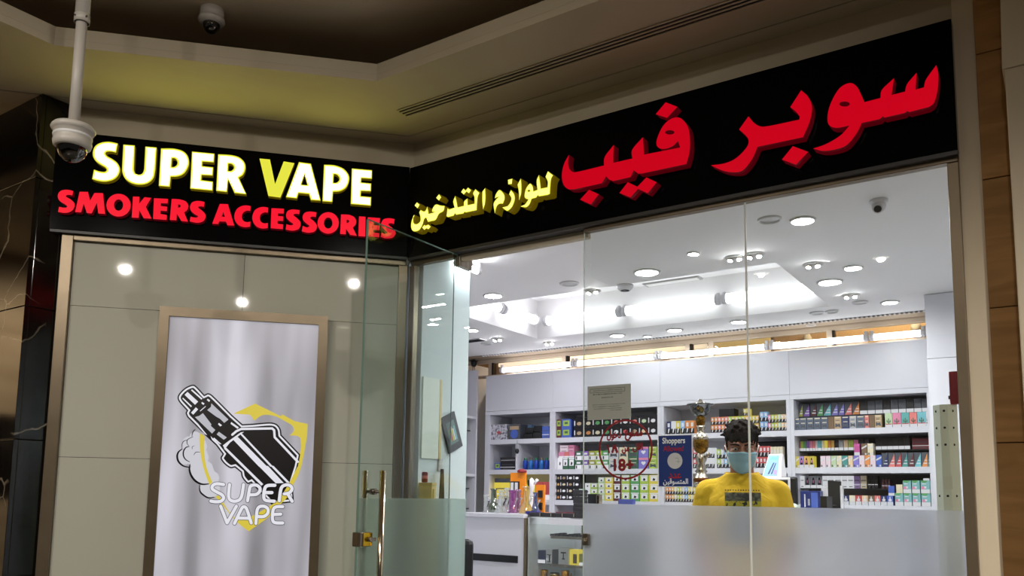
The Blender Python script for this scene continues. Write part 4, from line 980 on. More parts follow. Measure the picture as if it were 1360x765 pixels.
# --- right bay, middle shelf
where = 'raised tier, middle shelf of right bay'
zt2 = W(1100, 598.5, YU).z; ht = W(1100, 585, YU).z - zt2
riser(3, 1058, 1238, 596, YU, zt2)
for c, a, b in (('magenta', 124, 154), ('lime', 156, 182), ('green', 183, 207), ('purple', 209, 236), ('pink', 238, 268), ('coral', 270, 289), ('pale pink', 290, 311), ('cyan', 312, 346), ('cream', 348, 371), ('yellow', 372, 401), ('orange', 403, 431), ('amber', 433, 462), ('black', 465, 502), ('grey', 503, 545), ('peach', 548, 588), ('lime', 590, 636), ('pink', 638, 680)):
    stock('slim_vape_box', 'band', c, Z7(a), Z7(b), 592, YU, zt2, ht, where, 'slim vape boxes, middle right shelf')
for a, b in ((688, 732), (734, 778)): stock('vape_box', 'strip', 'black', Z7(a), Z7(b), 590, YU, zt2, ht, where, 'black striped boxes, middle right shelf')
for i in range(6): stock('cigarette_pack', 'band', 'black', Z7(836 + i * 52), Z7(836 + i * 52 + 51), 590, YU, zt2, ht + 0.012, where, 'black packs, middle right shelf')
stock('wide_red_topped_box', 'strip', 'dark red', Z7(1165), Z7(1320), 590, YU, zt2, ht, where, 'wide boxes, middle right shelf')
where = 'front tier, middle shelf of right bay'
h = W(1100, 605.5, YL).z - ZSH['b']
for c, a, b, s in (('yellow', 100, 143, 'swirl'), ('mauve', 145, 188, 'figure'), ('amber', 190, 233, 'figure'), ('yellow', 235, 280, 'figure'), ('pale pink', 338, 385, 'swirl'), ('pale pink', 387, 431, 'swirl'), ('pale green', 434, 481, 'swirl'), ('cream', 483, 530, 'swirl'), ('teal', 532, 585, 'swirl'), ('peach', 588, 631, 'swirl'), ('violet', 633, 686, 'swirl'), ('pale pink', 688, 736, 'swirl'), ('orange', 738, 786, 'swirl'), ('pale pink', 788, 836, 'swirl'), ('blue', 838, 891, 'swirl')):
    stock('vape_box', s, c, Z7(a), Z7(b), 614, YL, ZSH['b'], h, where, 'swirl vape boxes, middle right shelf')
for c, a, b in (('navy', 893, 947), ('coral', 950, 1010), ('red', 1012, 1067), ('teal', 1070, 1126), ('maroon', 1128, 1183), ('cyan', 1185, 1247), ('orange', 1250, 1306), ('turquoise', 1308, 1338)):
    stock('vape_box', 'tri', c, Z7(a), Z7(b), 612, YL, ZSH['b'], h + 0.014, where, 'triangle vape boxes, middle right shelf')
for c, a, b, s in (('magenta', 642, 693, 'band'), ('brown', 708, 760, 'swirl'), ('cream', 763, 815, 'swirl')):
    stock('vape_box', s, c, Z7(a), Z7(b), 598, YL + 0.002, ZSH['b'] + h, h, 'stacked on swirl boxes, middle shelf of right bay', 'boxes stacked on swirl boxes')
# --- right bay, bottom shelf
where = 'raised tier, bottom shelf of right bay'
zt3 = W(1100, 648.5, YU).z; ht = W(1100, 632, YU).z - zt3
riser(3, 1058, 1190, 650, YU, zt3)
for c, a, b, s in (('white', 135, 191, 'strip'), ('grey', 194, 246, 'figure'), ('grey', 248, 300, 'figure'), ('grey', 302, 354, 'figure'), ('white', 356, 405, 'strip'), ('white', 407, 463, 'strip'), ('white', 465, 527, 'strip'), ('white', 530, 583, 'strip'), ('white', 585, 638, 'strip'), ('mauve', 640, 696, 'strip'), ('cream', 699, 756, 'strip'), ('black', 764, 794, 'strip'), ('black', 796, 825, 'strip'), ('black', 827, 856, 'strip'), ('maroon', 890, 916, 'strip'), ('maroon', 918, 942, 'strip'), ('maroon', 944, 968, 'strip')):
    stock('vape_box', s, c, Z7(a), Z7(b), 640, YU, zt3, ht * (0.72 if c == 'maroon' else 1), where, 'vape boxes, bottom right shelf')
where = 'front tier, bottom shelf of right bay'
h = W(1140, 658, YL).z - ZSH['c']
for i, c in enumerate(('navy', 'cream', 'red', 'peach', 'brown', 'coral', 'navy', 'blue')):
    stock('shisha_tobacco_box', 'flask', c, Z7(541 + i * 57), Z7(541 + i * 57 + 55), 665, YL, ZSH['c'], h, where, 'flask boxes, bottom right shelf')
hb = W(1200, 655, YL).z - ZSH['c']
for a, b in ((1011, 1086), (1090, 1164), (1170, 1243), (1250, 1333)): stock('vape_box', 'teal', 'sea', Z7(a), Z7(b), 663, YL, ZSH['c'], hb, 'lower row, bottom shelf of right bay', 'teal boxes, bottom right shelf')
for a, b in ((1083, 1157), (1163, 1236), (1243, 1326), (1329, 1346)): stock('vape_box', 'teal', 'sea', Z7(a), Z7(b), 646, YL, ZSH['c'] + hb, hb, 'upper row, bottom shelf of right bay', 'teal boxes, bottom right shelf')
stock('vape_box', 'plain', 'white', Z7(1265), Z7(1308), 634, YL, ZSH['c'] + 2 * hb, 0.014, 'flat on top of teal boxes of right bay', 'single boxes, bottom right shelf')
stock('vape_box', 'plain', 'cream', Z7(1022), Z7(1080), 650, YL, ZSH['c'] + hb, hb * 0.68, 'beside upper teal row of right bay', 'single boxes, bottom right shelf')
stock('vape_box', 'band', 'blue', Z7(950), Z7(1006), 650, YL, ZSH['c'] + h, h, 'stacked on blue flask box, right bay', 'single boxes, bottom right shelf')

# --- second bay, top shelf
Z3 = lambda X: 725 + X / 8.503
hh = (W(745, 557, YL).z - ZSH['a']) / 2
for r_ in range(2):
    w_ = '%s row, top shelf of second bay' % ('lower', 'upper')[r_]
    for c, a, b in (('maroon', 90, 176), ('blue', 178, 282)): stock('tobacco_box', 'square', c, Z3(a), Z3(b), 570, YL, ZSH['a'] + r_ * hh, hh, w_, 'square tobacco boxes, top of second bay', 0.12)
hb = (W(800, 554, YL).z - ZSH['a']) / 2
for r_ in range(2):
    w_ = '%s row, top shelf of second bay' % ('lower', 'upper')[r_]
    for i, c in enumerate(('tan', 'cream', 'green', 'green', 'coral', 'white', 'coral', 'pale green', 'white')):
        if r_ == 0: c = ('tan', 'orange', 'cream', 'green', 'white', 'red', 'tan', 'peach', 'white')[i]
        stock('tobacco_box', 'fruit', c, Z3(320 + i * 104.5), Z3(320 + (i + 1) * 104.5 - 2), 568, YL, ZSH['a'] + r_ * hb, hb, w_, 'black tobacco boxes, top of second bay', 0.12)
# --- second bay, middle shelf
P3b = ZSH['b']
h1 = 0.048
for r_, row in enumerate(((('white', 132, 186), ('dark green', 188, 252), ('dark green', 254, 325)),)):
    for c, a, b in row: stock('small_tobacco_box', 'coal', c, Z3(a), Z3(b), 616, YL, P3b, h1 * 2, 'bottom row, middle shelf of second bay', 'small boxes, middle of second bay', 0.1)
for c, a, b in (('pink', 146, 204), ('coral', 206, 262), ('pink', 264, 318)): stock('small_tobacco_box', 'band', c, Z3(a), Z3(b), 604, YL, P3b + h1 * 2, h1, 'second row, middle shelf of second bay', 'small boxes, middle of second bay', 0.1)
for c, a, b in (('pale pink', 158, 250), ('pink', 252, 316)): stock('small_tobacco_box', 'strip', c, Z3(a), Z3(b), 599, YL, P3b + h1 * 3, h1 * 1.15, 'top of pink stack, middle shelf of second bay', 'small boxes, middle of second bay', 0.1)
hp = (W(780, 599, YL).z - P3b) / 2
for r_ in range(2):
    w_ = '%s row, middle shelf of second bay' % ('lower', 'upper')[r_]
    for i, c in enumerate(('dark green', 'purple', 'olive', 'lime', 'green')):
        stock('coal_box', 'half', c, Z3(333 + i * 76), Z3(333 + (i + 1) * 76 - 3), 611, YL, P3b + r_ * hp, hp, w_, 'banded boxes, middle of second bay', 0.1)
    for c, a, b, s in (('silver', 714, 818, 'sand'), ('cream', 828, 924, 'sand'), ('dark green', 930, 1040, 'sand'), ('violet', 1046, 1158, 'heart'), ('lime', 1165, 1256, 'sand')):
        stock('tobacco_box', s, c, Z3(a), Z3(b), 610, YL, P3b + r_ * (hp + 0.012), hp + 0.012, w_, 'large flavour boxes, middle of second bay', 0.1)
# --- second bay, bottom shelf
P3c = ZSH['c']
h4 = (W(750, 630, YL).z - P3c) / 4
for r_ in range(4):
    w_ = '%s row, bottom shelf of second bay' % ('lowest', 'second', 'third', 'top')[r_]
    for i in range(4): stock('tobacco_box', 'fruit', ('tan', 'white', 'white', 'cream')[(i + r_) % 4] if i else ('orange', 'tan', 'amber', 'tan')[r_], Z3(90 + i * 74), Z3(90 + (i + 1) * 74 - 2), 648, YL, P3c + r_ * h4, h4, w_, 'small black tobacco boxes, bottom of second bay', 0.1)
hc = (W(800, 634, YL).z - P3c) / 4
for r_ in range(4):
    w_ = '%s row, bottom shelf of second bay' % ('lowest', 'second', 'third', 'top')[r_]
    for c, a, b in ((('white', 440, 500), ('lime', 502, 586)) if r_ < 3 else ()) + (('pale green', 590, 662), ('yellow', 666, 754)):
        stock('coal_box', 'coal', c, Z3(a), Z3(b), 650, YL, P3c + r_ * hc, hc, w_, 'small coal boxes, bottom of second bay', 0.1)
ht3 = (W(820, 631, YL).z - P3c) / 3
for r_ in range(3):
    w_ = '%s row of three, bottom shelf of second bay' % ('lowest', 'middle', 'top')[r_]
    for c, a, b in (('maroon', 760, 846), ('lime', 852, 948), ('green', 954, 1056), ('lime', 1060, 1160), ('yellow', 1166, 1272)):
        stock('coal_box', 'coal', c, Z3(a), Z3(b), 650, YL, P3c + r_ * ht3, ht3, w_, 'large coal boxes, bottom of second bay', 0.1)
stock('coal_box', 'coal', 'green', Z3(372), Z3(438), 652, YL - 0.012, P3c, hc * 2, 'bottom shelf of second bay beside black boxes', 'single green box, second bay', 0.1)
for i in range(3): stock('tobacco_box', 'plain', 'dark red', Z3(92 + i * 84), Z3(92 + i * 84 + 82), 676, YL, 0.95, 0.24, 'lowest visible shelf of second bay', 'dark red boxes below second bay', 0.1)

# --- third bay, top shelf
Z5 = lambda X: 870 + X / 6.953
where = 'left group, top shelf of third bay'
h = W(905, 559, YL).z - ZSH['a']
for i, c in enumerate(('navy', 'white', 'yellow', 'pale blue', 'orange', 'orange')): stock('juice_box', 'juice', c, Z5(106 + i * 43), Z5(106 + (i + 1) * 43 - 2), 568, YL, ZSH['a'], h, where, 'large juice boxes, top of third bay', 0.05)
za = W(1000, 561.5, YL).z; hs = (W(1000, 552, YL).z - ZSH['a']) / 2
cols = ['orange', 'orange', 'coral', 'orange', 'coral', 'lime', 'yellow', 'yellow', 'lime', 'yellow', 'amber', 'yellow', 'yellow', 'amber']
for r_ in range(2):
    where = '%s row, top shelf of third bay' % ('lower', 'upper')[r_]
    for i, c in enumerate(cols): stock('juice_box', 'juice', c, Z5(516 + i * 31.6), Z5(516 + (i + 1) * 31.6 - 1), 562, YL, ZSH['a'] + r_ * hs, hs, where, 'juice boxes, top of third bay', 0.05, 0.0008)
    for i in range(2): stock('juice_box', 'juice', 'pale blue', Z5(968 + i * 37), Z5(968 + i * 37 + 36), 558, YL, ZSH['a'] + r_ * (hs + 0.012), hs + 0.012, where, 'juice boxes, top of third bay', 0.05, 0.0008)
    for i, c in enumerate(('pink', 'lime', 'yellow', 'pale green', 'peach', 'peach')): stock('juice_box', 'juice', c, Z5(1042 + i * 30), Z5(1042 + i * 30 + 29), 558, YL, ZSH['a'] + r_ * hs, hs, where, 'juice boxes, top of third bay', 0.05, 0.0008)
for i in range(2): stock('juice_box', 'juice', 'yellow', Z5(816 + i * 29), Z5(816 + i * 29 + 28), 550, YL, ZSH['a'] + 2 * hs, hs * 0.9, 'stacked highest, top shelf of third bay', 'topmost juice boxes of third bay', 0.05, 0.0008)
stock('speaker_box', 'strip', 'black', Z5(590), Z5(730), 548, YL + 0.06, ZSH['a'], W(960, 543, YL + 0.06).z - ZSH['a'], 'behind juice boxes, top of third bay', 'single black boxes of third bay', 0.1)
# --- third bay, middle shelf
hs = (W(990, 596, YL).z - ZSH['b']) / 2
for r_ in range(2):
    where = '%s row, middle shelf of third bay' % ('lower', 'upper')[r_]
    for i, c in enumerate(('red', 'coral', 'red', 'white', 'white', 'white')): stock('juice_box', 'juice', c, Z5(350 + i * 33.5), Z5(350 + (i + 1) * 33.5 - 1), 609, YL, ZSH['b'] + r_ * (hs + 0.006), hs + 0.006, where, 'juice boxes, middle of third bay', 0.05, 0.0008)
    for i, c in enumerate(('lime', 'silver', 'pale blue', 'lime', 'pale blue')): stock('juice_box', 'juice', c, Z5(572 + i * 33), Z5(572 + (i + 1) * 33 - 1), 609, YL, ZSH['b'] + r_ * hs, hs, where, 'juice boxes, middle of third bay', 0.05, 0.0008)
    for i in range(4): stock('juice_box', 'juice', 'red', Z5(930 + i * 33), Z5(930 + (i + 1) * 33 - 1), 606, YL, ZSH['b'] + r_ * (hs + 0.008), hs + 0.008, where, 'red juice boxes, middle of third bay', 0.05, 0.0008)
for i in range(4): stock('juice_box', 'juice', 'cream', Z5(1064 + i * 29), Z5(1064 + (i + 1) * 29 - 1), 600, YL, ZSH['b'], 2 * hs + 0.01, 'middle shelf of third bay beside the red', 'cream juice boxes, middle of third bay', 0.05, 0.0008)
bm = bmesh.new(); xa, xb_ = W(1005, 600, YB + .2).x, W(1044, 600, YB + .2).x
zz = W(1024, 586, YB + .2).z
bx(bm, -(xb_ - xa) / 2, (xb_ - xa) / 2, 0, 0.08, 0, zz - ZSH['b'])
kc = thing('black_case', 'black carry case standing behind the red boxes on third bay', 'case', ((xa + xb_) / 2, YB + 0.2, ZSH['b'] + 0.001))
obj('shell', bm, M_dark, kc, bevel=0.012)
bm = bmesh.new(); tube(bm, (-0.03, -0.004, (zz - ZSH['b']) * .8), (0.03, -0.004, (zz - ZSH['b']) * .8), 0.006); obj('handle', bm, M_black, kc)
# --- third bay, bottom shelf
hs = (W(905, 647, YL).z - ZSH['c']) / 2
for r_ in range(2):
    where = '%s row, bottom shelf of third bay' % ('lower', 'upper')[r_]
    for i in range(14):
        c = ('amber', 'orange', 'orange', 'amber', 'cream', 'lime', 'yellow', 'silver', 'pale blue', 'yellow', 'cream', 'yellow', 'amber', 'yellow')[i]
        stock('juice_box', 'juice', c, 881 + i * 3.6, 881 + (i + 1) * 3.6 - 0.1, 657, YL, ZSH['c'] + r_ * hs, hs, where, 'tiny juice boxes, bottom of third bay', 0.05, 0.0006)

# --- far left bay
hA = W(660, 564, YL).z - ZSH['a']
def gift(kind, style, c, a, b, py, z, h, lab, depth=0.12, y=YL):
    x0, x1 = W(a, py, y).x, W(b, py, y).x
    x0, x1 = inbay(x0, x1)
    o = bpy.data.objects.new(kind, stock_mesh(style, c, x1 - x0, h, depth)); C.objects.link(o); o.location = ((x0 + x1) / 2, y, z + 0.0008)
    return tag(o, lab, 'box')
M_skull = noisy('skull_print', (212, 210, 220), (84, 82, 104), (48, 48, 48), 0.4, lo=0.45, hi=0.62)
o = gift('skull_print_box', 'plain', 'silver', 645.5, 673, 574, ZSH['a'], hA, 'silver patterned gift box with red motif, far left on top shelf', 0.13)
o.data.materials[0] = M_skull
x0 = W(645.5, 574, YL).x; x1 = W(673, 574, YL).x
bm = bmesh.new(); bm.faces.new([bm.verts.new((0.02 * math.cos(a_) * (1 + .3 * math.sin(3 * a_)) + 0.0, -0.0008, hA * 0.45 + 0.014 * math.sin(a_))) for a_ in [2 * PI * i / 14 for i in range(14)]])
obj('red_motif', bm, pm('red'), o)
o = gift('dark_gift_box', 'plain', 'dark grey', 675.5, 690.5, 574, ZSH['a'], hA * 0.98, 'dark gift box with blue sphere picture beside the silver one')
xw = W(690.5, 574, YL).x - W(675.5, 574, YL).x
bm = bmesh.new(); bm.faces.new([bm.verts.new((xw * 0.34 * math.cos(a_), -0.0008, hA * 0.34 + xw * 0.34 * math.sin(a_))) for a_ in [2 * PI * i / 16 for i in range(16)]]); obj('blue_picture', bm, pm('blue'), o)
bm = bmesh.new(); bx(bm, -xw * .4, xw * .4, -0.0009, -0.0007, hA * .62, hA * .85); obj('tan_picture', bm, pm('tan'), o)
gift('pale_blue_box', 'plain', 'pale blue', 691.5, 706, 570, ZSH['a'], hA * 0.98, 'pale blue box standing behind the black folded pouches', 0.06, YL + 0.13)
gift('blue_white_box', 'strip', 'blue', 720, 729.5, 574, ZSH['a'], hA * 0.75, 'small blue and white box at right end of far left top shelf')
gift('glass_topped_box', 'plain', 'silver', 719, 729.5, 565, ZSH['a'], hA * 1.05, 'silver clear-topped box behind small blue box, far left bay', 0.05, YL + 0.14)
for i, (a, b, z, h, lab) in enumerate(((695, 707, 0, .045, 'black pouch lying left at bottom of pouch pile'), (707, 719, 0, .055, 'black pouch lying right at bottom of pouch pile'), (696, 708, .046, .05, 'black pouch on top of pile, left one'), (708, 719, .056, .052, 'black pouch on top of pile, right one'))):
    x0, x1 = W(a, 575, YL).x, W(b, 575, YL).x
    bm = bmesh.new(); bx(bm, -(x1 - x0) / 2, (x1 - x0) / 2, 0, 0.055, 0, h)
    k_ = thing('pouch', lab + ' on far left top shelf', 'pouch', ((x0 + x1) / 2, YL, ZSH['a'] + z + 0.001), 0, 'black pouches on top shelf')
    obj('body', bm, M_black, k_, bevel=0.01)
    bm = bmesh.new(); bx(bm, -(x1 - x0) * .3, (x1 - x0) * .3, -0.003, 0.002, h * .62, h * .72); obj('zip', bm, M_dark, k_)
# hanging keyring tag on the far left shelf edge
p0 = W(687, 585, YB - 0.006)
kt = thing('hanging_tag', 'small black tag hanging on a cord from far left shelf', 'tag', p0)
bm = bmesh.new(); tube(bm, (0, 0, 0), (-0.003, 0, -0.07), 0.0018, seg=6); obj('cord', bm, M_black, kt)
bm = bmesh.new(); lathe(bm, [(0, -0.115), (0.012, -0.11), (0.018, -0.09), (0.012, -0.072), (0, -0.069)], seg=12); obj('charm', bm, M_black, kt)
# middle shelf, left cell: black cases with a blue label; right cell: blue canisters
for i, (a, b, z, h, c, lab) in enumerate(((657, 664.5, 0, .06, 'blue', 'small blue box at front of black cases, far left middle shelf'), (664.5, 684, 0, .07, 'black', 'flat black case at bottom of pile, far left middle shelf'), (664.5, 684, .071, .035, 'black', 'flat black case on top of pile, far left middle shelf'))):
    gift('flat_case', 'strip' if i else 'square', c, a, b, 618, ZSH['b'] + z, h, lab)
M_can = mat('blue_canister', (24, 66, 170), 0.35); M_cang = mat('green_can_band', (30, 110, 70), 0.4)
for i, px in enumerate((698.5, 706, 713, 720, 727)):
    p = W(px, 625, YL + 0.03)
    r = 0.0215; t = thing('gas_canister', 'blue gas canister on far left middle shelf, %s from left' % ORD[i], 'canister', (p.x, YL + 0.02, ZSH['b'] + 0.001), 0, 'blue gas canisters')
    bm = bmesh.new(); lathe(bm, [(0, 0), (r, 0), (r, 0.068), (r * .75, 0.078), (0, 0.080)], seg=14); obj('can', bm, M_can if i % 2 == 0 else mat('bright_blue_can', (40, 110, 190), .35), t)
    bm = bmesh.new(); lathe(bm, [(r * .6, 0.0795), (r * .6, 0.096), (r * .4, 0.100), (0, 0.100)], seg=10); obj('valve', bm, M_steel if i % 2 else M_cang, t)
# bottom shelf of the far left bay
gift('yellow_box', 'strip', 'yellow', 656.5, 680, 644, ZSH['c'], W(668, 641, YL).z - ZSH['c'], 'yellow printed carton on far left bottom shelf', 0.16)
zy = W(668, 641, YL).z
gift('dark_carton', 'plain', 'dark grey', 657, 678, 637, zy + 0.0005, 0.036, 'dark carton lying on top of yellow carton', 0.16)
for i, (a, b, c, lab) in enumerate(((711, 721, 'red', 'red carton on far left bottom shelf, left of its pair'), (721.5, 730, 'red', 'red carton on far left bottom shelf, right of its pair'), (697, 706, 'yellow', 'yellow tin box behind the orange stand, far left bay'))):
    gift('red_carton' if c == 'red' else 'yellow_tin_box', 'band', c, a, b, 650, ZSH['c'], W(715, 640 if c == 'red' else 643, YL).z - ZSH['c'], lab)

# ================================================================== white pillar cabinet at right, perforated stand, red box
xa = W(1229, 420, 2.4).x
pc = thing('tall_cabinet', 'tall plain white cabinet at the right end of shelving', 'cabinet', (xa + 0.35, 2.4, 0))
box('body', M_white, -0.35, 0.35, 0.0, 0.46, 0.0, ZC - 0.002, pc)
zj_ = W(1240, 477, 2.4).z
box('door', M_white, -0.349, 0.349, -0.018, -0.0005, zj_ + 0.003, ZC - 0.004, pc); box('door', M_white, -0.349, 0.349, -0.018, -0.0005, 0.08, zj_, pc)
M_perf = mat('pale_green_perforated_plastic', (226, 232, 216), 0.5)
yp = 0.16
xp0, xp1 = W(1240, 600, yp).x, W(1272, 600, yp).x; zp = W(1256, 537, yp).z
ps = thing('perforated_stand', 'pale green perforated display column behind the right glass edge', 'display stand', ((xp0 + xp1) / 2, yp, 0))
w_ = (xp1 - xp0) / 2
prof = [(-w_, 0.03), (-w_ * .35, 0.0), (w_ * .35, 0.0), (w_, 0.03), (w_, 0.045), (-w_, 0.045)]
bm = bmesh.new(); prism(bm, prof, 0.0, zp); obj('column', bm, M_perf, ps)
bm = bmesh.new()
for k in range(14):
    z = zp - 0.022 - k * 0.058
    for u, y in ((-w_ * .68, 0.0155), (w_ * .02, 0.0), (w_ * .68, 0.0155)):
        if k in (3, 4) and u: continue
        tube(bm, (u, y - 0.0012, z), (u, y + 0.002, z), 0.0042, seg=10)
o = obj('hole', bm, M_black, ps); o['kind'] = 'stuff'
box('label_holder', mat('label_holder', (222, 224, 206), .4), -w_ * .3, w_ * .45, -0.002, -0.0005, zp - 0.29, zp - 0.245, ps)
pr = W(1266, 514, yp)
rb = thing('red_call_box', 'dark red box on top of perforated column behind right glass edge', 'alarm box', ((W(1262, 514, yp).x + W(1271, 514, yp).x) / 2 + 0.008, yp + 0.02, zp + 0.001))
box('body', mat('dark_red_enamel', (134, 18, 34), .35), -0.022, 0.022, -0.012, 0.02, 0, W(1266, 493, yp).z - zp, rb, bevel=0.002)
box('latch', M_black, -0.027, -0.0222, -0.006, 0.004, 0.018, 0.03, rb)

# ================================================================== COUNTERS
zc = W(697, 683, 1.3).z                       # counter top height
xl0 = W(611, 683, 1.3).x; xl1 = W(696.5, 683, 1.3).x
cb = thing('service_counter', 'white counter block with black stripe left of the display case', 'counter', ((xl0 + xl1) / 2, 1.3, 0))
w_ = (xl1 - xl0) / 2
zst = W(655, 741, 1.3).z
box('body', M_white, -w_, w_, 0, 0.55, 0.06, zc - 0.025, cb); box('worktop', M_white, -w_, w_, -0.012, 0.56, zc - 0.0245, zc, cb, bevel=0.002)
box('stripe', M_black, -w_, W(688, 741, 1.3).x - (xl0 + xl1) / 2, -0.004, -0.0005, zst - 0.022, zst + 0.022, cb)
box('plinth', M_steel, -w_, w_, 0.04, 0.5, 0, 0.0595, cb)
box('end_trim', M_bronze, w_ + 0.0005, w_ + 0.010, -0.006, 0.55, 0.0, zc - 0.025, cb)
# glass display case continuing to the right
xd0, xd1 = xl1 + 0.014, -1.95
dc_ = thing('display_case', 'glass fronted white display counter with stocked shelves inside', 'display counter', ((xd0 + xd1) / 2, 1.3, 0))
c = (xd0 + xd1) / 2; l, r = xd0 - c, xd1 - c
box('worktop', M_white, l + 0.16, r, 0.0, 0.6, zc - 0.055, zc - 0.02, dc_); box('glass_top', M_glass, l, r, 0.002, 0.6, zc - 0.0195, zc - 0.014, dc_)
box('back_panel', M_white, l, r, 0.585, 0.6, 0.1, zc - 0.056, dc_); box('side_panel', M_wwall, l, l + 0.012, 0.02, 0.584, 0.1, zc - 0.02, dc_); box('side_panel', M_wwall, r - 0.012, r, 0.02, 0.584, 0.1, zc - 0.056, dc_)
box('base', M_white, l, r, 0.0, 0.6, 0.0, 0.099, dc_)
box('front_glass', M_glass, l + 0.001, r, 0.003, 0.007, 0.1, zc - 0.056, dc_)
zs1 = W(735, 712, 1.42).z; zs2 = W(735, 749, 1.42).z
M_shelfg = glassy('shelf_glass', (196, 214, 208), 0.08, body=0.25, bodyc=(220, 228, 226))
for z in (zs1, zs2): box('glass_shelf', M_shelfg, l + 0.12, r - 0.02, 0.10, 0.58, z - 0.011, z, dc_)
for z in (zs1, zs2): box('shelf_edge', M_steel, l + 0.12, r - 0.02, 0.092, 0.0995, z - 0.013, z + 0.003, dc_)
box('shelf_post', M_steel, l + 0.22, l + 0.228, 0.30, 0.308, zs2 + 0.0005, zc - 0.056, dc_)
c2b = thing('service_counter', 'plain white till counter behind the frosted film, right of display case', 'counter', ((xd1 - 0.72) / 2 + 0.001, 1.3, 0))
w2b = (-0.72 - xd1) / 2 - 0.003
box('body', M_white, -w2b, w2b, 0.0, 0.6, 0.06, zc - 0.055, c2b); box('worktop', M_white, -w2b, w2b, -0.008, 0.6, zc - 0.0545, zc - 0.014, c2b, bevel=0.002); box('plinth', M_steel, -w2b, w2b, 0.04, 0.55, 0.0, 0.0595, c2b)
# black price trays lying along the counter front and stack of black boxes
yT = 1.31
M_tray = mat('black_display_box', (44, 42, 46), 0.4)
zt4 = zc - 0.0135
for i, (a, b) in enumerate(((703, 718), (719, 732.5), (733.5, 747.5), (748.5, 763), (764, 777))):
    x0, x1 = W(a, 687, yT).x, W(b, 687, yT).x
    t = thing('tobacco_tin', 'flat black tin along the display counter front, %s from left' % ORD[i], 'tin', ((x0 + x1) / 2, yT, zt4), 0, 'flat black tins on the counter')
    box('body', M_tray, -(x1 - x0) / 2, (x1 - x0) / 2, 0, 0.06, 0, 0.026, t, bevel=0.002)
    box('clip', M_chrome, (x1 - x0) / 2 - 0.006, (x1 - x0) / 2 - 0.002, -0.0012, 0, 0.004, 0.024, t)
ht_ = 0.0195
for i in range(8):
    x0, x1 = W(764.5, 672, yT + .03).x, W(777.5, 672, yT + .03).x
    zz = zt4 + 0.0265 + i * (ht_ + 0.0006)
    if i == 7: continue
    o = box('stacked_tin', M_tray, -(x1 - x0) / 2 - 0.002 * (i % 2), (x1 - x0) / 2, 0.0, 0.055, 0, ht_, None, bevel=0.0015)
    o.location = ((x0 + x1) / 2, yT + 0.002, zz)
    tag(o, 'flat black tin in the stack beside the doorway glass edge, %s from bottom' % ORD[i], 'tin', 'stacked black tins')
zz = zc
t = thing('counter_gadget', 'small dark boxed gadget on the counter behind the glass edge', 'gadget', (W(786, 660, 1.45).x, 1.45, zt4))
w_ = W(791, 660, 1.45).x - W(780, 660, 1.45).x
box('case', M_dark, -w_ / 2, w_ / 2, 0, 0.05, 0, W(786, 656, 1.45).z - zt4, t, bevel=0.002); box('chrome_end', M_chrome, w_ / 2 + 0.0005, w_ / 2 + 0.02, 0, 0.045, 0, W(786, 656, 1.45).z - zt4 - 0.004, t, bevel=0.004)
t = box('blue_packet', mat('blue_packet', (74, 84, 158), .4), -0.045, 0.045, 0, 0.05, 0, W(830, 663, 1.40).z - zt4, None, bevel=0.002); t.location = (W(830, 666, 1.40).x, 1.40, zt4)
tag(t, 'flat blue packet lying on the counter just above frosted film', 'packet')
for i in range(9):
    x0, x1 = W(727 + i * 6.2, 709, 1.40).x, W(732 + i * 6.2, 709, 1.40).x
    o = box('grinder_tin', M_tray if i % 2 else M_dark, -(x1 - x0) / 2, (x1 - x0) / 2, 0, 0.05, 0, 0.012 + 0.004 * (i % 3), None, bevel=0.001); o.location = ((x0 + x1) / 2, 1.43, zs1 + 0.0008)
    tag(o, 'small dark tin on the upper glass shelf of display case, %s from left' % ORD[i], 'tin', 'dark tins on the upper glass shelf')
# stock inside the display case
yi = 1.42
for i, (c, s, a, b, py, lab) in enumerate((('navy', 'band', 714.5, 724.3, 731, 'navy and white box, leftmost on the glass shelf of display case'), ('silver', 'strip', 725, 733, 730, 'white box with black mark beside navy box in display case'), ('dark grey', 'plain', 733.5, 741, 730, 'dark grey box beside the big white one in display case'),
        ('silver', 'plain', 741.5, 755, 728, 'large white box with black grinder picture in display case'), ('yellow', 'plain', 756.5, 768, 730, 'yellow box with brown window in display case'), ('olive', 'band', 769, 782, 736, 'olive box with white top beside yellow box in display case'))):
    x0, x1 = W(a, 745, yi).x, W(b, 745, yi).x
    z0 = zs2 + 0.0005
    o = bpy.data.objects.new('grinder_box', stock_mesh(s, c, x1 - x0 - 0.001, W((a + b) / 2, py, yi).z - z0, 0.06)); C.objects.link(o); o.location = ((x0 + x1) / 2, yi, z0)
    tag(o, lab, 'box', 'boxes on the display case shelf')
    H_ = W((a + b) / 2, py, yi).z - z0; ww = x1 - x0
    if i == 3:
        bm = bmesh.new(); bx(bm, -ww * .26, ww * .26, -0.0012, -0.0008, H_ * .68, H_ * .76); bx(bm, -ww * .05, ww * .05, -0.0012, -0.0008, H_ * .38, H_ * .68); bx(bm, -ww * .14, ww * .14, -0.0012, -0.0008, H_ * .30, H_ * .38); obj('picture', bm, pm('black'), o)
    if i == 4:
        bm = bmesh.new(); bx(bm, -ww * .1, ww * .34, -0.0012, -0.0008, H_ * .12, H_ * .72); obj('picture', bm, pm('brown'), o)
    if i == 1:
        bm = bmesh.new(); bx(bm, 0, ww * .22, -0.0012, -0.0008, H_ * .16, H_ * .62); obj('picture', bm, pm('black'), o)
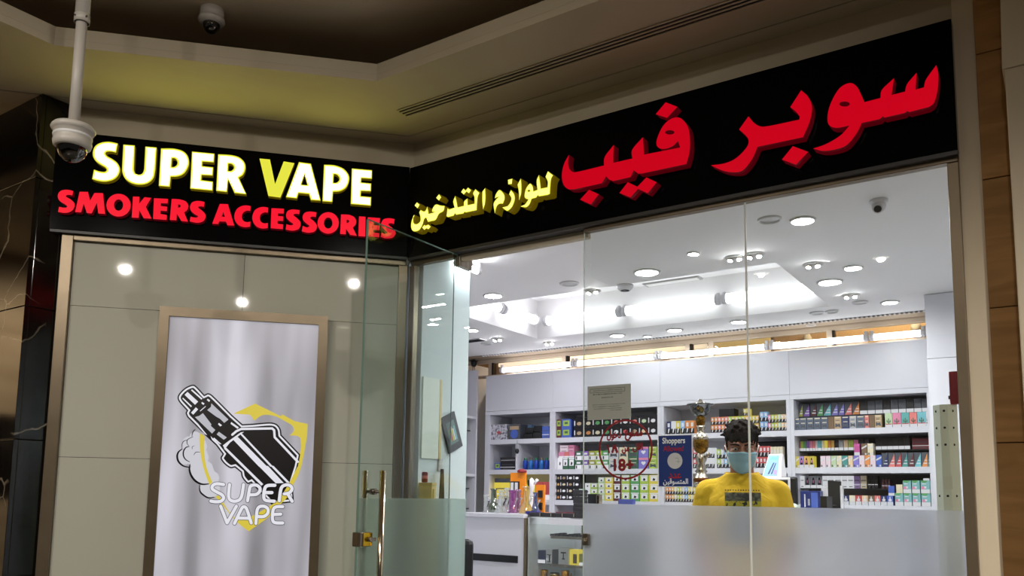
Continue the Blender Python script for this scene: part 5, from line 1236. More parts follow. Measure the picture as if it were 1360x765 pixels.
# gold pieces on the case floor shelf
zs3 = W(735, 772, 1.42).z
box('glass_shelf', M_shelfg, l + 0.05, r - 0.02, 0.05, 0.58, zs3 - 0.2, zs3 - 0.19, dc_)
for i, (px, h, r, m_, lab) in enumerate(((722, 0.16, 0.023, 'gold', 'tall gold cup at left on lower shelf of display case'), (735.5, 0.10, 0.030, 'steel', 'patterned metal ashtray bowl on lower shelf of display case'), (750, 0.15, 0.026, 'gold', 'gold figurine pot with spout on lower shelf of display case'))):
    p = W(px, 760, yi)
    M_g = mat('gold_metal', (224, 160, 50), 0.2, 1.0)
    zb_ = zs3 - 0.19; top = W(px, (757, 761, 758)[i], yi).z
    t = thing('gold_cup' if i != 1 else 'ashtray_bowl', lab, 'ornament', (p.x, yi + 0.01, zb_ + 0.001))
    H_ = top - zb_
    bm = bmesh.new(); lathe(bm, [(0, 0), (r, 0), (r * .6, H_ * .15), (r * .5, H_ * .4), (r * .9, H_ * .7), (r * 1.05, H_ * .98), (r * .95, H_), (r * .8, H_ * .8), (0, H_ * .78)], seg=18); obj('bowl', bm, M_g if i != 1 else M_steel, t)
    if i == 2:
        bm = bmesh.new(); tube(bm, (0.02, 0, H_ * .6), (0.045, -0.005, H_ * .95), 0.008, 0.004); obj('spout', bm, M_g, t)
    elif i == 0:
        bm = bmesh.new(); lathe(bm, [(r * .62, H_ * .3), (r * .8, H_ * .33), (r * .62, H_ * .36)], seg=18); obj('collar', bm, M_g, t)
    else:
        bm = bmesh.new(); lathe(bm, [(r * .7, H_ * .9), (r * 1.25, H_ * .94), (r * .7, H_ * .98)], seg=18); obj('rim', bm, M_brass, t)
# ================================================================== THINGS ON THE COUNTER (left of the doorway glass)
def tg(name, tint, body=0.12, bc=(255, 255, 255)): return glassy(name, tint, 0.16, 0.04, 1.45, body, bc)
G_clear = tg('clear_pipe_glass', (236, 240, 238), 0.30, (214, 218, 218)); G_purple = tg('purple_pipe_glass', (176, 60, 170), 0.55, (140, 30, 140)); G_amber = tg('amber_pipe_glass', (232, 206, 110), 0.35, (214, 186, 80)); G_blue = tg('blue_pipe_glass', (60, 90, 170), 0.5, (40, 60, 120)); G_green = tg('dark_green_pipe_glass', (80, 110, 60), 0.5, (60, 80, 40)); G_pinkg = tg('mauve_pipe_glass', (190, 150, 190), .4, (150, 110, 150))
yc = 1.46
def pipe(px, pytop, pybot, rpx, m, shape, label, y=yc):
    b = W(px, pybot, y); z0 = zc if y < 1.85 else b.z
    top = W(px, pytop, y).z; H = top - z0
    r = (W(px + rpx, pybot, y).x - b.x) * 1.22
    t = thing('glass_pipe', label, 'glass pipe', (b.x, y, z0 + 0.001))
    P = {'beaker': [(0, 0), (r, 0.0), (r, H * .06), (r * .42, H * .45), (r * .36, H * .93), (r * .48, H * .95), (r * .48, H), (r * .3, H * .99)],
         'straight': [(0, 0), (r, 0), (r * .95, H * .05), (r * .6, H * .1), (r * .6, H * .9), (r * .75, H * .96), (r * .75, H), (r * .5, H)],
         'knobby': [(0, 0), (r, 0), (r, H * .05), (r * .45, H * .1)] + [(r * (.45 if k % 2 else .75), H * (.12 + .078 * k)) for k in range(11)] + [(r * .6, H), (r * .4, H)],
         'flask': [(0, 0), (r, 0), (r * 1.1, H * .15), (r * .9, H * .30), (r * .38, H * .42), (r * .34, H * .9), (r * .5, H), (r * .34, H)]}[shape]
    bm = bmesh.new(); lathe(bm, P, seg=20); obj('vessel', bm, m, t)
    bm = bmesh.new(); lathe(bm, [(r * .2, 0.002), (r * .95, 0.002), (r * .95, H * .035), (r * .2, H * .04)], seg=20); obj('base_ring', bm, M_steel if m is G_clear else m, t)
    bm = bmesh.new(); tube(bm, (r * .35, -r * .1, H * .3), (r * 1.0, -r * .25, H * .58), r * .13, r * .1, 8); lathe(bm, [(0, 0), (r * .22, H * .05), (r * .26, H * .09), (r * .12, H * .07)], (r * 1.03, -r * .26, H * .56), 10); obj('stem_bowl', bm, G_clear if m is not G_clear else M_dark, t)
    return t
pipe(645.5, 657, 680, 3.6, G_clear, 'knobby', 'slim clear knobbed glass pipe, leftmost on the white counter', 1.38)
pipe(655.5, 649, 680, 7.0, G_green, 'flask', 'glass pipe with dark green belly on the white counter', 1.50)
pipe(665.5, 651, 680, 6.0, G_clear, 'beaker', 'clear beaker glass pipe beside green-bellied one', 1.38)
pipe(673, 648, 680, 3.8, G_clear, 'knobby', 'clear coiled glass pipe between beaker and purple pipe', 1.54)
pipe(680.5, 651, 680.5, 5.2, G_purple, 'straight', 'purple glass pipe on the white counter', 1.46)
pipe(688, 650, 680, 4.0, G_pinkg, 'knobby', 'mauve ringed glass pipe right of the purple one', 1.54)
pipe(698.5, 646, 681, 7.0, G_amber, 'beaker', 'amber conical glass pipe in front of orange stand', 1.40)
pipe(711, 654, 679, 5.0, G_blue, 'beaker', 'dark blue glass pipe beside the amber one', 1.53)
M_or = mat('orange_card', (240, 140, 20), .5)
def ostand(px0, px1, pyt, y, lab, wins):
    x0, x1 = W(px0, 670, y).x, W(px1, 670, y).x; top = W((px0 + px1) / 2, pyt, y).z; H = top - zc; w_ = (x1 - x0) / 2
    t = thing('orange_stand', lab, 'display stand', ((x0 + x1) / 2, y, zc + 0.001))
    bm = bmesh.new(); bx(bm, -w_, w_, 0, 0.012, 0, H); bx(bm, -w_, w_, 0.0, 0.06, 0, 0.008); obj('card', bm, M_or, t)
    for q_, (u0, u1, v0, v1, m) in enumerate(wins):
        bm = bmesh.new(); bx(bm, -w_ + 2 * w_ * u0, -w_ + 2 * w_ * u1, -0.012 - .002 * q_, -0.0005, H * v0, H * v1); obj('blister_pack', bm, m, t)
    return t, H, w_
t, H, w_ = ostand(677.5, 697.5, 628, 1.66, 'tall orange display card with grey lighters on the white counter', [(0.05, .32, .52, .78, M_dark), (.1, .28, .55, .75, M_whiteplastic), (.36, .62, .52, .78, M_dark), (.4, .58, .55, .75, M_whiteplastic)])
bm = bmesh.new(); lathe(bm, [(0, 0), (w_ * .5, 0), (w_ * .55, H * .05), (w_ * .3, H * .09), (0, H * .1)], (w_ * .45, 0.006, H), 12); obj('red_cap', bm, mat('dark_red_enamel'), t)
t, H, w_ = ostand(711.5, 723, 644, 1.58, 'smaller orange display card right of the amber pipe', [(.35, .8, .55, .8, M_dark), (.35, .8, .12, .38, M_dark)])
p = W(706, 646, 1.62)
t = thing('figurine_lighter', 'white and black figurine topper behind the blue glass pipe', 'ornament', (p.x, 1.62, zc + 0.001))
H = W(706, 634, 1.62).z - zc
bm = bmesh.new(); lathe(bm, [(0, 0), (.035, 0), (.035, .02), (.018, .04), (.012, H * .6), (.02, H * .72), (.02, H * .9), (0, H)], seg=14); obj('body', bm, M_whiteplastic, t)
bm = bmesh.new(); bx(bm, -.016, -.004, -.024, -.019, H * .68, H * .92); obj('black_panel', bm, M_black, t)
bm = bmesh.new(); tube(bm, (.02, 0, H * .8), (.05, -.01, H * .93), .007, .010, 10); obj('arm', bm, M_whiteplastic, t)
t = thing('blue_lighter_tray', 'small dark blue tray at the counter edge below blue pipe', 'tray', (W(709, 680, 1.35).x, 1.33, zt4 + 0.0268 if False else zc + 0.001))
box('tray', mat('navy_plastic', (28, 30, 120), .4), -.05, .035, 0, .05, 0, .018, t, bevel=.003)
box('divider', M_dark, -.01, -.006, .004, .046, .0182, .024, t)

# ---------------------------------------------------------------- hookahs
M_smoke = glassy('smoked_glass', (120, 122, 120), .05, .05, 1.45, .62, (62, 64, 60)); M_goldr = noisy('gold_relief', (150, 108, 34), (70, 54, 22), (90, 90, 90), .3, .9, bump=.3); M_silv = mat('silver_relief', (170, 160, 145), .22, .95)
M_ringd = mat('aged_bronze_ring', (120, 70, 34), .3, .9)
def hookah(px, py_top, py_bot, y, label, k=1.0, dark=False, base=None):
    b = W(px, py_bot, y); z0 = zc if base is None else base
    top = W(px, py_top, y).z; H = top - z0
    s = H / 0.64
    t = thing('hookah', label, 'hookah', (b.x, y, z0 + 0.001))
    ms = M_black if dark else M_silv
    R = lambda prof, nm, m, seg=20: obj(nm, (lambda bm: (lathe(bm, [(r * s * k, z * s) for r, z in prof], seg=seg), bm)[1])(bmesh.new()), m, t)
    R([(0, 0), (.05, 0), (.05, .008), (.028, .02), (.022, .05), (.030, .07), (.022, .09), (.022, .16), (.034, .175)], 'base_stem', ms)
    R([(.034, .1755), (.044, .186), (.040, .192)], 'lower_ring', ms)
    R([(.040, .1925), (.045, .205), (.040, .214)], 'bronze_band', M_ringd if not dark else M_black)
    R([(.040, .2145), (.034, .225), (.026, .24)], 'ring_neck', ms)
    R([(.026, .2405), (.034, .25), (.024, .262), (.030, .275), (.020, .292), (.030, .31), (.026, .33), (.018, .345)], 'ribbed_stem', ms)
    R([(.018, .3455), (.034, .36), (.041, .385), (.042, .405), (.040, .418)], 'gilt_ball', M_goldr if not dark else M_silv)
    R([(.040, .4185), (.043, .424), (.034, .44), (.018, .46), (.020, .475), (.026, .485), (.018, .495)], 'collar', ms)
    R([(.018, .4955), (.022, .50), (.026, .53), (.022, .545)], 'upper_gilt_knob', M_goldr if not dark else M_silv)
    R([(.022, .5455), (.036, .552), (.048, .572), (.056, .603), (.074, .608), (.0745, .611), (.03, .617)], 'bowl', M_smoke if not dark else M_black)
    R([(.03, .6175), (.028, .622), (.012, .626), (.010, .638), (0, .64)], 'lid_knob', M_silv)
    bm = bmesh.new(); tube(bm, (.02 * s * k, 0, .315 * s), (.048 * s * k, -.01, .345 * s), .008 * s * k, .010 * s * k, 10); obj('hose_port', bm, M_steel, t)
    if not dark:
        bm = bmesh.new(); ball(bm, (.006 * s, -.048 * s, .588 * s), .009 * s, 10, 6); obj('gilt_crest', bm, M_goldr, t)
    return t
hookah(932, 530, 681, 1.46, 'ornate silver and gold hookah on the counter left of the man', 1.0)

# ---------------------------------------------------------------- till things right of the man
yt_ = 1.52
p = W(1054, 680, yt_)
t = thing('card_terminal', 'pale card terminal and papers on counter beside yellow shirt', 'card terminal', (W(1053, 668, yt_).x, yt_, zt4))
bm = bmesh.new(); tube(bm, (-.025, 0.0, 0), (.005, 0.03, .10), .028, .020, 10); obj('body', bm, mat('pale_green_plastic', (186, 204, 190), .4), t)
bm = bmesh.new(); bx(bm, .01, .05, -.01, -.004, 0.0, .06); obj('receipt', bm, M_paper, t)
bm = bmesh.new(); tube(bm, (0.0, -.02, .04), (.012, -.022, .07), .012, .010, 8); obj('screen', bm, M_black, t)
x0, x1 = W(1041, 660, 1.75).x, W(1057, 660, 1.75).x
zt5 = W(1048, 633, 1.75).z
t = thing('till_monitor', 'black till monitor with white bezel edge behind man\'s shoulder', 'monitor', ((x0 + x1) / 2, 1.75, zt4))
h_ = zt5 - zt4
bm = bmesh.new(); bx(bm, -.06, (x1 - x0) / 2, .012, .06, .05, h_); obj('shell', bm, M_black, t, bevel=.012)
bm = bmesh.new(); bx(bm, -.14, (x1 - x0) / 2 - .03, .0, .0115, .04, h_ - .004); obj('bezel', bm, M_whiteplastic, t, bevel=.008)
bm = bmesh.new(); bx(bm, -.13, (x1 - x0) / 2 - .042, -.002, -.0004, .055, h_ - .018); obj('screen', bm, M_dark, t)
bm = bmesh.new(); tube(bm, (0, .036, 0), (0, .036, .0495), .02); bx(bm, -.06, .06, 0, .08, 0, .008); obj('foot', bm, M_black, t)
def gbox(name, m, a, b, pt, y, lab, cat, parts):
    x0, x1 = W(a, 665, y).x, W(b, 665, y).x; H = W((a + b) / 2, pt, y).z - zt4; w_ = (x1 - x0) / 2
    t = thing(name, lab, cat, ((x0 + x1) / 2, y, zt4))
    box('carton', m, -w_, w_, 0, .12, 0, H, t, bevel=.001)
    for u0, u1, v0, v1, mm, nm in parts: box(nm, mm, -w_ + 2 * w_ * u0, -w_ + 2 * w_ * u1, -.0012, -.0004, H * v0, H * v1, t)
    return t
M_dkblue = mat('dark_blue_carton', (24, 42, 110), .4)
gbox('device_carton', M_dkblue, 1063, 1089.5, 652, 1.66, 'dark blue device carton with bright blue panel beside till stand', 'box', [(.55, .88, .05, .95, pm('blue'), 'bright_panel'), (.2, .26, .5, .9, pm('silver'), 'device_picture'), (.1, .5, .12, .3, pm('slate'), 'device_picture'), (.38, .48, .55, .75, pm('grey'), 'print_block')])
x0, x1 = W(1098.5, 660, 1.6).x, W(1116, 660, 1.6).x; zt6 = W(1108, 637.5, 1.6).z
t = thing('till_stand', 'black upright till screen seen from behind, right of blue carton', 'monitor', ((x0 + x1) / 2, 1.6, zt4))
w_ = (x1 - x0) / 2; h_ = zt6 - zt4
bm = bmesh.new()
v = [bm.verts.new(q) for q in ((-w_ * .86, 0, .01), (w_, 0, .01), (w_, .02, h_ - .006), (-w_, .02, h_), (-w_ * .86, .02, .01), (w_, .02, .01), (w_, .04, h_ - .006), (-w_, .04, h_))]
for f in ((0, 3, 2, 1), (4, 5, 6, 7), (0, 1, 5, 4), (1, 2, 6, 5), (2, 3, 7, 6), (3, 0, 4, 7)): bm.faces.new([v[i] for i in f])
obj('shell', bm, M_black, t, bevel=.003)
box('white_edge', M_whiteplastic, w_ + .0005, w_ + .012, .0, .03, .01, h_ - .03, t)
bm = bmesh.new(); lathe(bm, [(w_ * .5, -.001), (w_ * .62, 0), (w_ * .5, .001)], seg=16)
for vv in bm.verts: vv.co = Vector((vv.co.x, -.001 - vv.co.z + .008, vv.co.y * 1.0 + h_ * .35))
obj('vent_ring', bm, M_dark, t)
box('foot', M_black, -w_ * .8, w_ * .8, -.02, .09, 0, .0095, t)
gbox('black_carton', M_black, 1089.5, 1098, 659, 1.42, 'low black carton with white print beside till screen', 'box', [(.15, .8, .28, .36, pm('silver'), 'print_line'), (.3, .7, .48, .55, pm('silver'), 'print_line')])
gbox('white_carton', M_whiteplastic, 1091, 1099.5, 646, 1.72, 'white carton standing behind the black till screen', 'box', [(.2, .8, .6, .64, M_ink, 'print_line')])
# acrylic leaflet stand with blue leaflet behind the man's shoulder
x0, x1 = W(1019, 620, 1.95).x, W(1040, 620, 1.95).x
zb_ = W(1030, 634, 1.95).z; zt7 = W(1030, 603, 1.95).z
t = thing('leaflet_stand', 'white sloping stand with pale blue vape leaflet right of man\'s head', 'leaflet stand', ((x0 + x1) / 2, 1.86, zt4))
w_ = (x1 - x0) / 2
bm = bmesh.new()
pr_ = [(-w_ * 1.1, zb_ - zt4), (w_ * 1.25, zb_ - zt4), (w_ * .9, zt7 - zt4), (-w_ * .75, zt7 - zt4)]
v = [bm.verts.new((x, .0 + (.09 * (z - pr_[0][1]) / (pr_[2][1] - pr_[0][1])), z)) for x, z in pr_] + [bm.verts.new((x, .12, z)) for x, z in pr_]
for f in ((0, 1, 2, 3), (7, 6, 5, 4), (0, 4, 5, 1), (1, 5, 6, 2), (2, 6, 7, 3), (3, 7, 4, 0)): bm.faces.new([v[i] for i in f])
obj('holder', bm, M_whiteplastic, t)
def onslope(u, vv, e):   # leaflet face coordinates
    z = pr_[0][1] + (pr_[2][1] - pr_[0][1]) * vv; xl = pr_[0][0] + (pr_[3][0] - pr_[0][0]) * vv; xr = pr_[1][0] * .8 + (pr_[2][0] * .8 - pr_[1][0] * .8) * vv
    return (xl + (xr - xl) * u, .09 * vv - e, z)
def leaf(nm, poly, m, e): 
    bm = bmesh.new(); bm.faces.new([bm.verts.new(onslope(u, q, e)) for u, q in poly]); obj(nm, bm, m, t)
leaf('leaflet', [(.05, .04), (.92, .04), (.92, .95), (.05, .95)], pm('pale blue'), .0015)
leaf('leaflet_heading', [(.2, .74), (.8, .74), (.8, .86), (.2, .86)], pm('cyan'), .002)
leaf('leaflet_picture', [(.3, .12), (.4, .12), (.62, .62), (.52, .62)], pm('navy'), .002); leaf('leaflet_picture', [(.5, .12), (.58, .12), (.75, .6), (.68, .6)], pm('navy'), .002); leaf('leaflet_picture', [(.66, .1), (.86, .1), (.86, .3), (.66, .3)], pm('mauve'), .002)
box('post', M_whiteplastic, -.012, .012, .09, .11, 0, zb_ - zt4, t)

# ================================================================== LEFT SIDE OF THE SHOP (seen through door and sidelight)
xw = -4.7
ux0, ux1 = xw, -4.36
yu0, yu1 = 2.46, 2.88
sh = thing('side_shelf_unit', 'white open shelf unit on the left wall of the shop', 'shelving', (xw, (yu0 + yu1) / 2, 0))
c = (yu0 + yu1) / 2
zsl = [WX(630, py, ux1).z for py in (553, 571, 629.5, 648, 675)]
for yy in (yu0, yu1 - .02): box('upright', M_white, 0.001, ux1 - xw, yy - c, yy + .02 - c, 0, zsl[0] + .42, sh)
box('back_panel', M_white, 0.001, .01, yu0 - c + .0205, yu1 - c - .0205, 0, zsl[0] + .42, sh)
for i, z in enumerate(zsl):
    box('shelf', M_white if i in (0, 2) else M_riser, .0105, ux1 - xw - .002 - (.0 if i in (0, 2) else .06), yu0 - c + .0205, yu1 - c - .0205, z - (.022 if i in (0, 2) else .008), z, sh)
def side(px, y=2.66): 
    d = ray(px, 600); k = (ux1 - .10) / d.x; return ux1 - .10, CAMY + d.y * k
hx, hy = side(627)
hookah(627, 476, 552, hy, 'tall black beaded hookah on top shelf of side unit, behind the door', .62, True, zsl[0]).location = (hx, hy, zsl[0] + 0.001)
hx, hy = side(624)
hookah(624, 596, 629, hy, 'small black hookah on middle shelf of side unit, behind the door', 1.2, True, zsl[2]).location = (hx, hy, zsl[2] + 0.001)
for i, (px, zi, h, c_, lab) in enumerate(((623, 3, .10, 'peach', 'peach patterned box on side unit, left of pair'), (629, 3, .10, 'coral', 'coral patterned box on side unit, right of pair'), (623.2, 4, .14, 'yellow', 'yellow box on lower side unit shelf'), (626.5, 4, .13, 'dark red', 'dark red bottle carton on lower side unit shelf'))):
    hx, hy = side(px)
    o = bpy.data.objects.new('side_box', stock_mesh('figure' if zi == 3 else 'plain', c_, .045, h, .05)); C.objects.link(o); o.location = (ux1 - .09, hy, zsl[zi] + 0.001); o.rotation_euler = (0, 0, PI / 2)
    tag(o, lab, 'box')
# framed chart, switch, notice board, cream ledge with a red can, dark easel along the return wall
xw2 = -2.60
def wl(px, py, x=xw2): p = WX(px, py, x); return p.y, p.z
f0, f1, f2, f3 = wl(588, 556), wl(607, 543), wl(590, 606), wl(607, 593)
yc_, zc2 = (f0[0] + f1[0] + f2[0] + f3[0]) / 4, (f0[1] + f1[1] + f2[1] + f3[1]) / 4
wv = abs(f1[0] - f0[0]) / 2; hv = abs(f0[1] - f2[1]) / 2
t = thing('framed_chart', 'dark framed colour chart hanging crooked on white wall behind the door', 'picture', (xw2, yc_, zc2))
t.rotation_euler = (math.radians(24), 0, 0)
box('frame', M_dark, .001, .012, -wv, wv, -hv, hv, t)
box('print', mat('chart_print', (90, 112, 112), .5), .0125, .0130, -wv * .6, wv * .6, -hv * .62, hv * .62, t)
for i, c_ in enumerate(('green', 'red', 'yellow', 'white', 'cyan')): box('bar', pm(c_), .0132, .0138, -wv * .5 + i * wv * .21, -wv * .38 + i * wv * .21, -hv * .45, hv * (.2 + .1 * (i % 3)), t)
s0 = wl(584, 616)
t = thing('wall_switch', 'white double switch plate on the white wall below the chart', 'switch', (xw2, s0[0], s0[1]))
box('plate', M_whiteplastic, .001, .007, -.017, .017, -.034, .034, t, bevel=.002); box('rocker', M_ring, .0072, .010, -.011, .011, .004, .024, t); box('rocker', M_ring, .0072, .010, -.011, .011, -.024, -.004, t)
n0, n1 = wl(561, 500), wl(583, 610)
t = thing('white_board', 'plain white board with cream edge on white wall behind the sidelight', 'board', (xw2, (n0[0] + n1[0]) / 2, n1[1]))
wv = (n1[0] - n0[0]) / 2; hv = n0[1] - n1[1]
box('panel', mat('bright_white_board', (246, 246, 240), .5), .001, .008, -wv, wv * .78, 0, hv, t); box('edge_strip', mat('cream_board', (236, 208, 150), .5), .001, .010, wv * .785, wv, 0, hv, t)
a = WX(556, 641, -2.575); b = WX(579, 641, -2.52)
M_crm = mat('cream_board')
zl_ = (a.z + b.z) / 2
t = thing('cream_ledge', 'narrow cream wooden ledge cabinet seen through the sidelight above film', 'cabinet', (-2.56, 0, 0))
y0_, y1_ = .045, b.y
box('body', M_crm, -.038, .04, y0_, y1_, 0, zl_ - .012, t); box('top', M_crm, -.038, .044, y0_ - .004, y1_ + .004, zl_ - .0115, zl_, t, bevel=.001)
box('door', mat('cream_door', (226, 204, 144), .5), .0405, .046, y0_ + .01, y1_ - .01, .1, zl_ - .03, t)
p = WX(564, 640, -2.56)
hcan = WX(564, 627, -2.56).z - zl_
k_ = thing('red_can', 'dark red drink can standing on the cream ledge', 'can', (p.x, p.y, zl_ + 0.001))
bm = bmesh.new(); lathe(bm, [(0, 0), (.013, 0), (.015, .004), (.015, hcan - .006), (.012, hcan), (0, hcan - .002)], seg=18); obj('body', bm, mat('dark_red_enamel'), k_)
bm = bmesh.new(); lathe(bm, [(.0152, hcan * .35), (.0154, hcan * .5), (.0152, hcan * .65)], seg=18); obj('label_band', bm, pm('coral'), k_)
q0, q1, q2_ = WX(593, 664, -2.57), WX(577, 643, -2.57), WX(586, 623, -2.57)
t = thing('folded_easel', 'dark grey folded easel board leaning beside the cream ledge', 'easel', (-2.57, q0.y, 0))
bm = bmesh.new()
v = [bm.verts.new((x, y, z)) for x in (0.0, .012) for y, z in ((q1.y - q0.y - .03, 0), (.05, 0), (q2_.y - q0.y + .006, q2_.z), (q2_.y - q0.y - .006, q2_.z))]
for f in ((3, 2, 1, 0), (4, 5, 6, 7), (0, 1, 5, 4), (1, 2, 6, 5), (2, 3, 7, 6), (3, 0, 4, 7)): bm.faces.new([v[i] for i in f])
obj('board', bm, M_dark, t)
box('foot', M_black, -.012, .03, -.03, .03, 0, .01, t)
# black office chair by the counter
cp = W(612, 740, .98)
ch = thing('office_chair', 'black upholstered chair back behind the open door', 'chair', (cp.x, .98, 0))
ztp = W(620, 716, .98).z
bm = bmesh.new()
for zz_, w_ in ((ztp - .45, .17), (ztp - .30, .19), (ztp - .12, .18), (ztp - .03, .14), (ztp, .08)): pass
bx(bm, -.085, .085, -.03, .03, ztp - .45, ztp)
obj('backrest', bm, M_black, ch, bevel=.03)
bm = bmesh.new(); bx(bm, -.20, .10, -.45, -.02, .42, .50); obj('seat', bm, M_black, ch, bevel=.03)
box('back_bar', M_black, -.02, .02, -.028, .0, .4, ztp - .451, ch)
bm = bmesh.new(); tube(bm, (-.05, -.22, .06), (-.05, -.22, .419), .025); obj('column', bm, M_steel, ch)
for k in range(5):
    bm = bmesh.new(); a_ = 2 * PI * k / 5; e_ = Vector((-.05 + .24 * math.cos(a_), -.22 + .24 * math.sin(a_), .05))
    tube(bm, (-.05, -.22, .08), e_, .016, .012); ball(bm, e_ + Vector((0, 0, -.025)), .025, 10, 6); obj('base_leg', bm, M_black, ch)

# ================================================================== CEILING CAMERAS AND DETECTOR
# dome camera on the long pole
pc0 = Vector((0, 0, 0))
d_ = ray(96, 190); kk = 2.62 / d_.dot(AF); pcm = CAM + d_ * kk
zd = pcm.z
t = thing('pole_camera', 'white dome camera hanging on long pole before the sign', 'security camera', (pcm.x, pcm.y, zd))
R_ = 0.063
bm = bmesh.new(); tube(bm, (0, 0, .42), (0, 0, ZU - zd), .0215, seg=20); obj('upper_pole', bm, M_greyplastic, t)
bm = bmesh.new(); tube(bm, (0, 0, .062), (0, 0, .4195), .0165, seg=20); obj('lower_pole', bm, M_greyplastic, t)
bm = bmesh.new(); lathe(bm, [(.0216, .405), (.0235, .405), (.0235, .432), (.0216, .432)], seg=20); o = obj('pole_coupling', bm, M_greyplastic, t)
bm = bmesh.new()
for s in (-1, 1): tube(bm, (s * .0236, 0, .42), (s * .029, 0, .42), .003, seg=8)
tube(bm, (.004, -.0236, .42), (.004, -.028, .42), .003, seg=8); obj('set_screw', bm, M_steel, o)
bm = bmesh.new(); lathe(bm, [(0, .062), (.02, .0615), (.058, .056), (R_, .050), (R_ + .002, .044), (R_ - .002, .036), (.056, .034), (.0555, .004), (.057, .001), (.0545, -.012), (.046, -.018), (0, -.014)], seg=32); obj('housing', bm, M_greyplastic, t)
bm = bmesh.new(); lathe(bm, [(.0562, .024), (.0572, .022), (.0572, .017), (.0562, .015)], seg=32); obj('seam_ring', bm, M_ring, t)
bm = bmesh.new(); lathe(bm, [(.044 * math.cos(a_), -.018 - .044 * math.sin(a_)) for a_ in [i * PI / 20 for i in range(11)]], seg=28); obj('dome', bm, M_dome, t)
bm = bmesh.new(); ball(bm, (0, 0, -.024), .027, 16, 10); l_ = obj('camera_module', bm, M_dark, t)
bm = bmesh.new(); tube(bm, (.004, -.022, -.032), (.006, -.032, -.038), .012, seg=14); obj('lens', bm, M_black, l_)
# dome camera on the upper ceiling
p = WZ(282, 13, ZU)
t = thing('ceiling_dome_camera', 'white dome camera fixed to the high mall ceiling', 'security camera', (p.x, p.y, ZU))
r = W(299, 20, p.y).x - W(282, 20, p.y).x; r = (299 - 266) / 2 * (p - CAM).dot(AF) / F
bm = bmesh.new(); lathe(bm, [(0, 0), (r * .92, 0), (r * .95, -r * .75), (0, -r * .75)], seg=28); obj('base', bm, M_greyplastic, t)
bm = bmesh.new(); lathe(bm, [(0, -r * .76), (r * 1.0, -r * .8), (r * 1.05, -r * 1.0), (r * .8, -r * 1.25), (0, -r * 1.2)], seg=28); obj('housing', bm, M_greyplastic, t)
bm = bmesh.new(); lathe(bm, [(r * .66 * math.cos(a_), -r * 1.24 - r * .8 * math.sin(a_)) for a_ in [i * PI / 18 for i in range(10)]], seg=24); obj('dome', bm, M_dome, t)
bm = bmesh.new(); ball(bm, (0, 0, -r * 1.5), r * .38, 14, 8); obj('camera_module', bm, M_black, t)
# turret camera inside, right
p = WZ(1167, 266, ZC)
t = thing('turret_camera', 'white turret camera on the shop ceiling at right', 'security camera', (p.x, p.y, ZC))
r = 11.5 * (p - CAM).dot(AF) / F
bm = bmesh.new(); lathe(bm, [(0, 0), (r, 0), (r * 1.02, -r * .25), (r * .8, -r * .5), (0, -r * .5)], seg=24); obj('base', bm, M_whiteplastic, t)
bm = bmesh.new(); ball(bm, (0, -r * .1, -r * .75), r * .78, 18, 12); tube(bm, (0, -r * .2, -r * .8), (0, -r * .75, -r * 1.25), r * .62, r * .56, 18); o = obj('eye_ball', bm, M_whiteplastic, t)
bm = bmesh.new(); tube(bm, (0, -r * .751, -r * 1.251), (0, -r * .79, -r * 1.284), r * .42, seg=16); obj('lens', bm, M_black, o)
# round smoke detector in the coffer front
p = WZ(830, 379, ZC)
t = thing('smoke_detector', 'round white smoke detector on shop ceiling near the glass edge', 'smoke detector', (p.x, p.y, ZC))
bm = bmesh.new(); lathe(bm, [(0, 0), (.05, 0), (.05, -.014), (.036, -.03), (0, -.032)], seg=24); obj('body', bm, M_whiteplastic, t)
bm = bmesh.new(); lathe(bm, [(.012, -.0322), (.026, -.0312), (.026, -.0335), (.012, -.0345)], seg=18); obj('vent_ring', bm, M_dark, t)
# exit-type flat ceiling fitting
p = WZ(893, 373, ZC)
t = thing('flat_ceiling_light', 'flat rectangular white ceiling fitting near the coffer front edge', 'light fitting', (p.x, p.y, ZC))
box('tray', M_ring, -.17, .17, -.035, .035, -.008, 0, t); box('diffuser', mat('dim_diffuser', (240, 240, 240), .5, emit=(1, 1, 1), es=.5), -.155, .155, -.024, .024, -.010, -.0082, t)
for px, py, lab in ((627, 452, 'small ceiling air vent at far left back of shop'),):
    p = WZ(px, py, ZC)
    t = thing('ceiling_vent', lab, 'air vent', (p.x, p.y, ZC))
    box('frame', M_ring, -.11, .11, -.05, .05, -.006, 0, t)
    for k in range(5): box('slat', M_dark, -.10, .10, -.042 + .018 * k, -.034 + .018 * k, -.009, -.0062, t)
# ================================================================== THE MAN
def remesh(name, bm, m, parent, voxel, smooth=6, fac=0.5):
    """join overlapping closed shapes into one continuous skin"""
    bmesh.ops.recalc_face_normals(bm, faces=bm.faces[:])
    me = bpy.data.meshes.new(name); bm.to_mesh(me); bm.free()
    o = bpy.data.objects.new(name, me); C.objects.link(o)
    r = o.modifiers.new('r', 'REMESH'); r.mode = 'VOXEL'; r.voxel_size = voxel; r.use_smooth_shade = True
    s = o.modifiers.new('s', 'SMOOTH'); s.iterations = smooth; s.factor = fac
    dg = bpy.context.evaluated_depsgraph_get()
    me2 = bpy.data.meshes.new_from_object(o.evaluated_get(dg)); me2.name = name
    bpy.data.objects.remove(o); bpy.data.meshes.remove(me)
    for x in (m if isinstance(m, (list, tuple)) else [m]): me2.materials.append(x)
    for p in me2.polygons: p.use_smooth = True
    o = bpy.data.objects.new(name, me2); C.objects.link(o); o.parent = parent
    return o
def cap(bm, a, b, ra, rb, seg=16):
    tube(bm, a, b, ra, rb, seg); ball(bm, a, ra, seg, 10); ball(bm, b, rb, seg, 10)
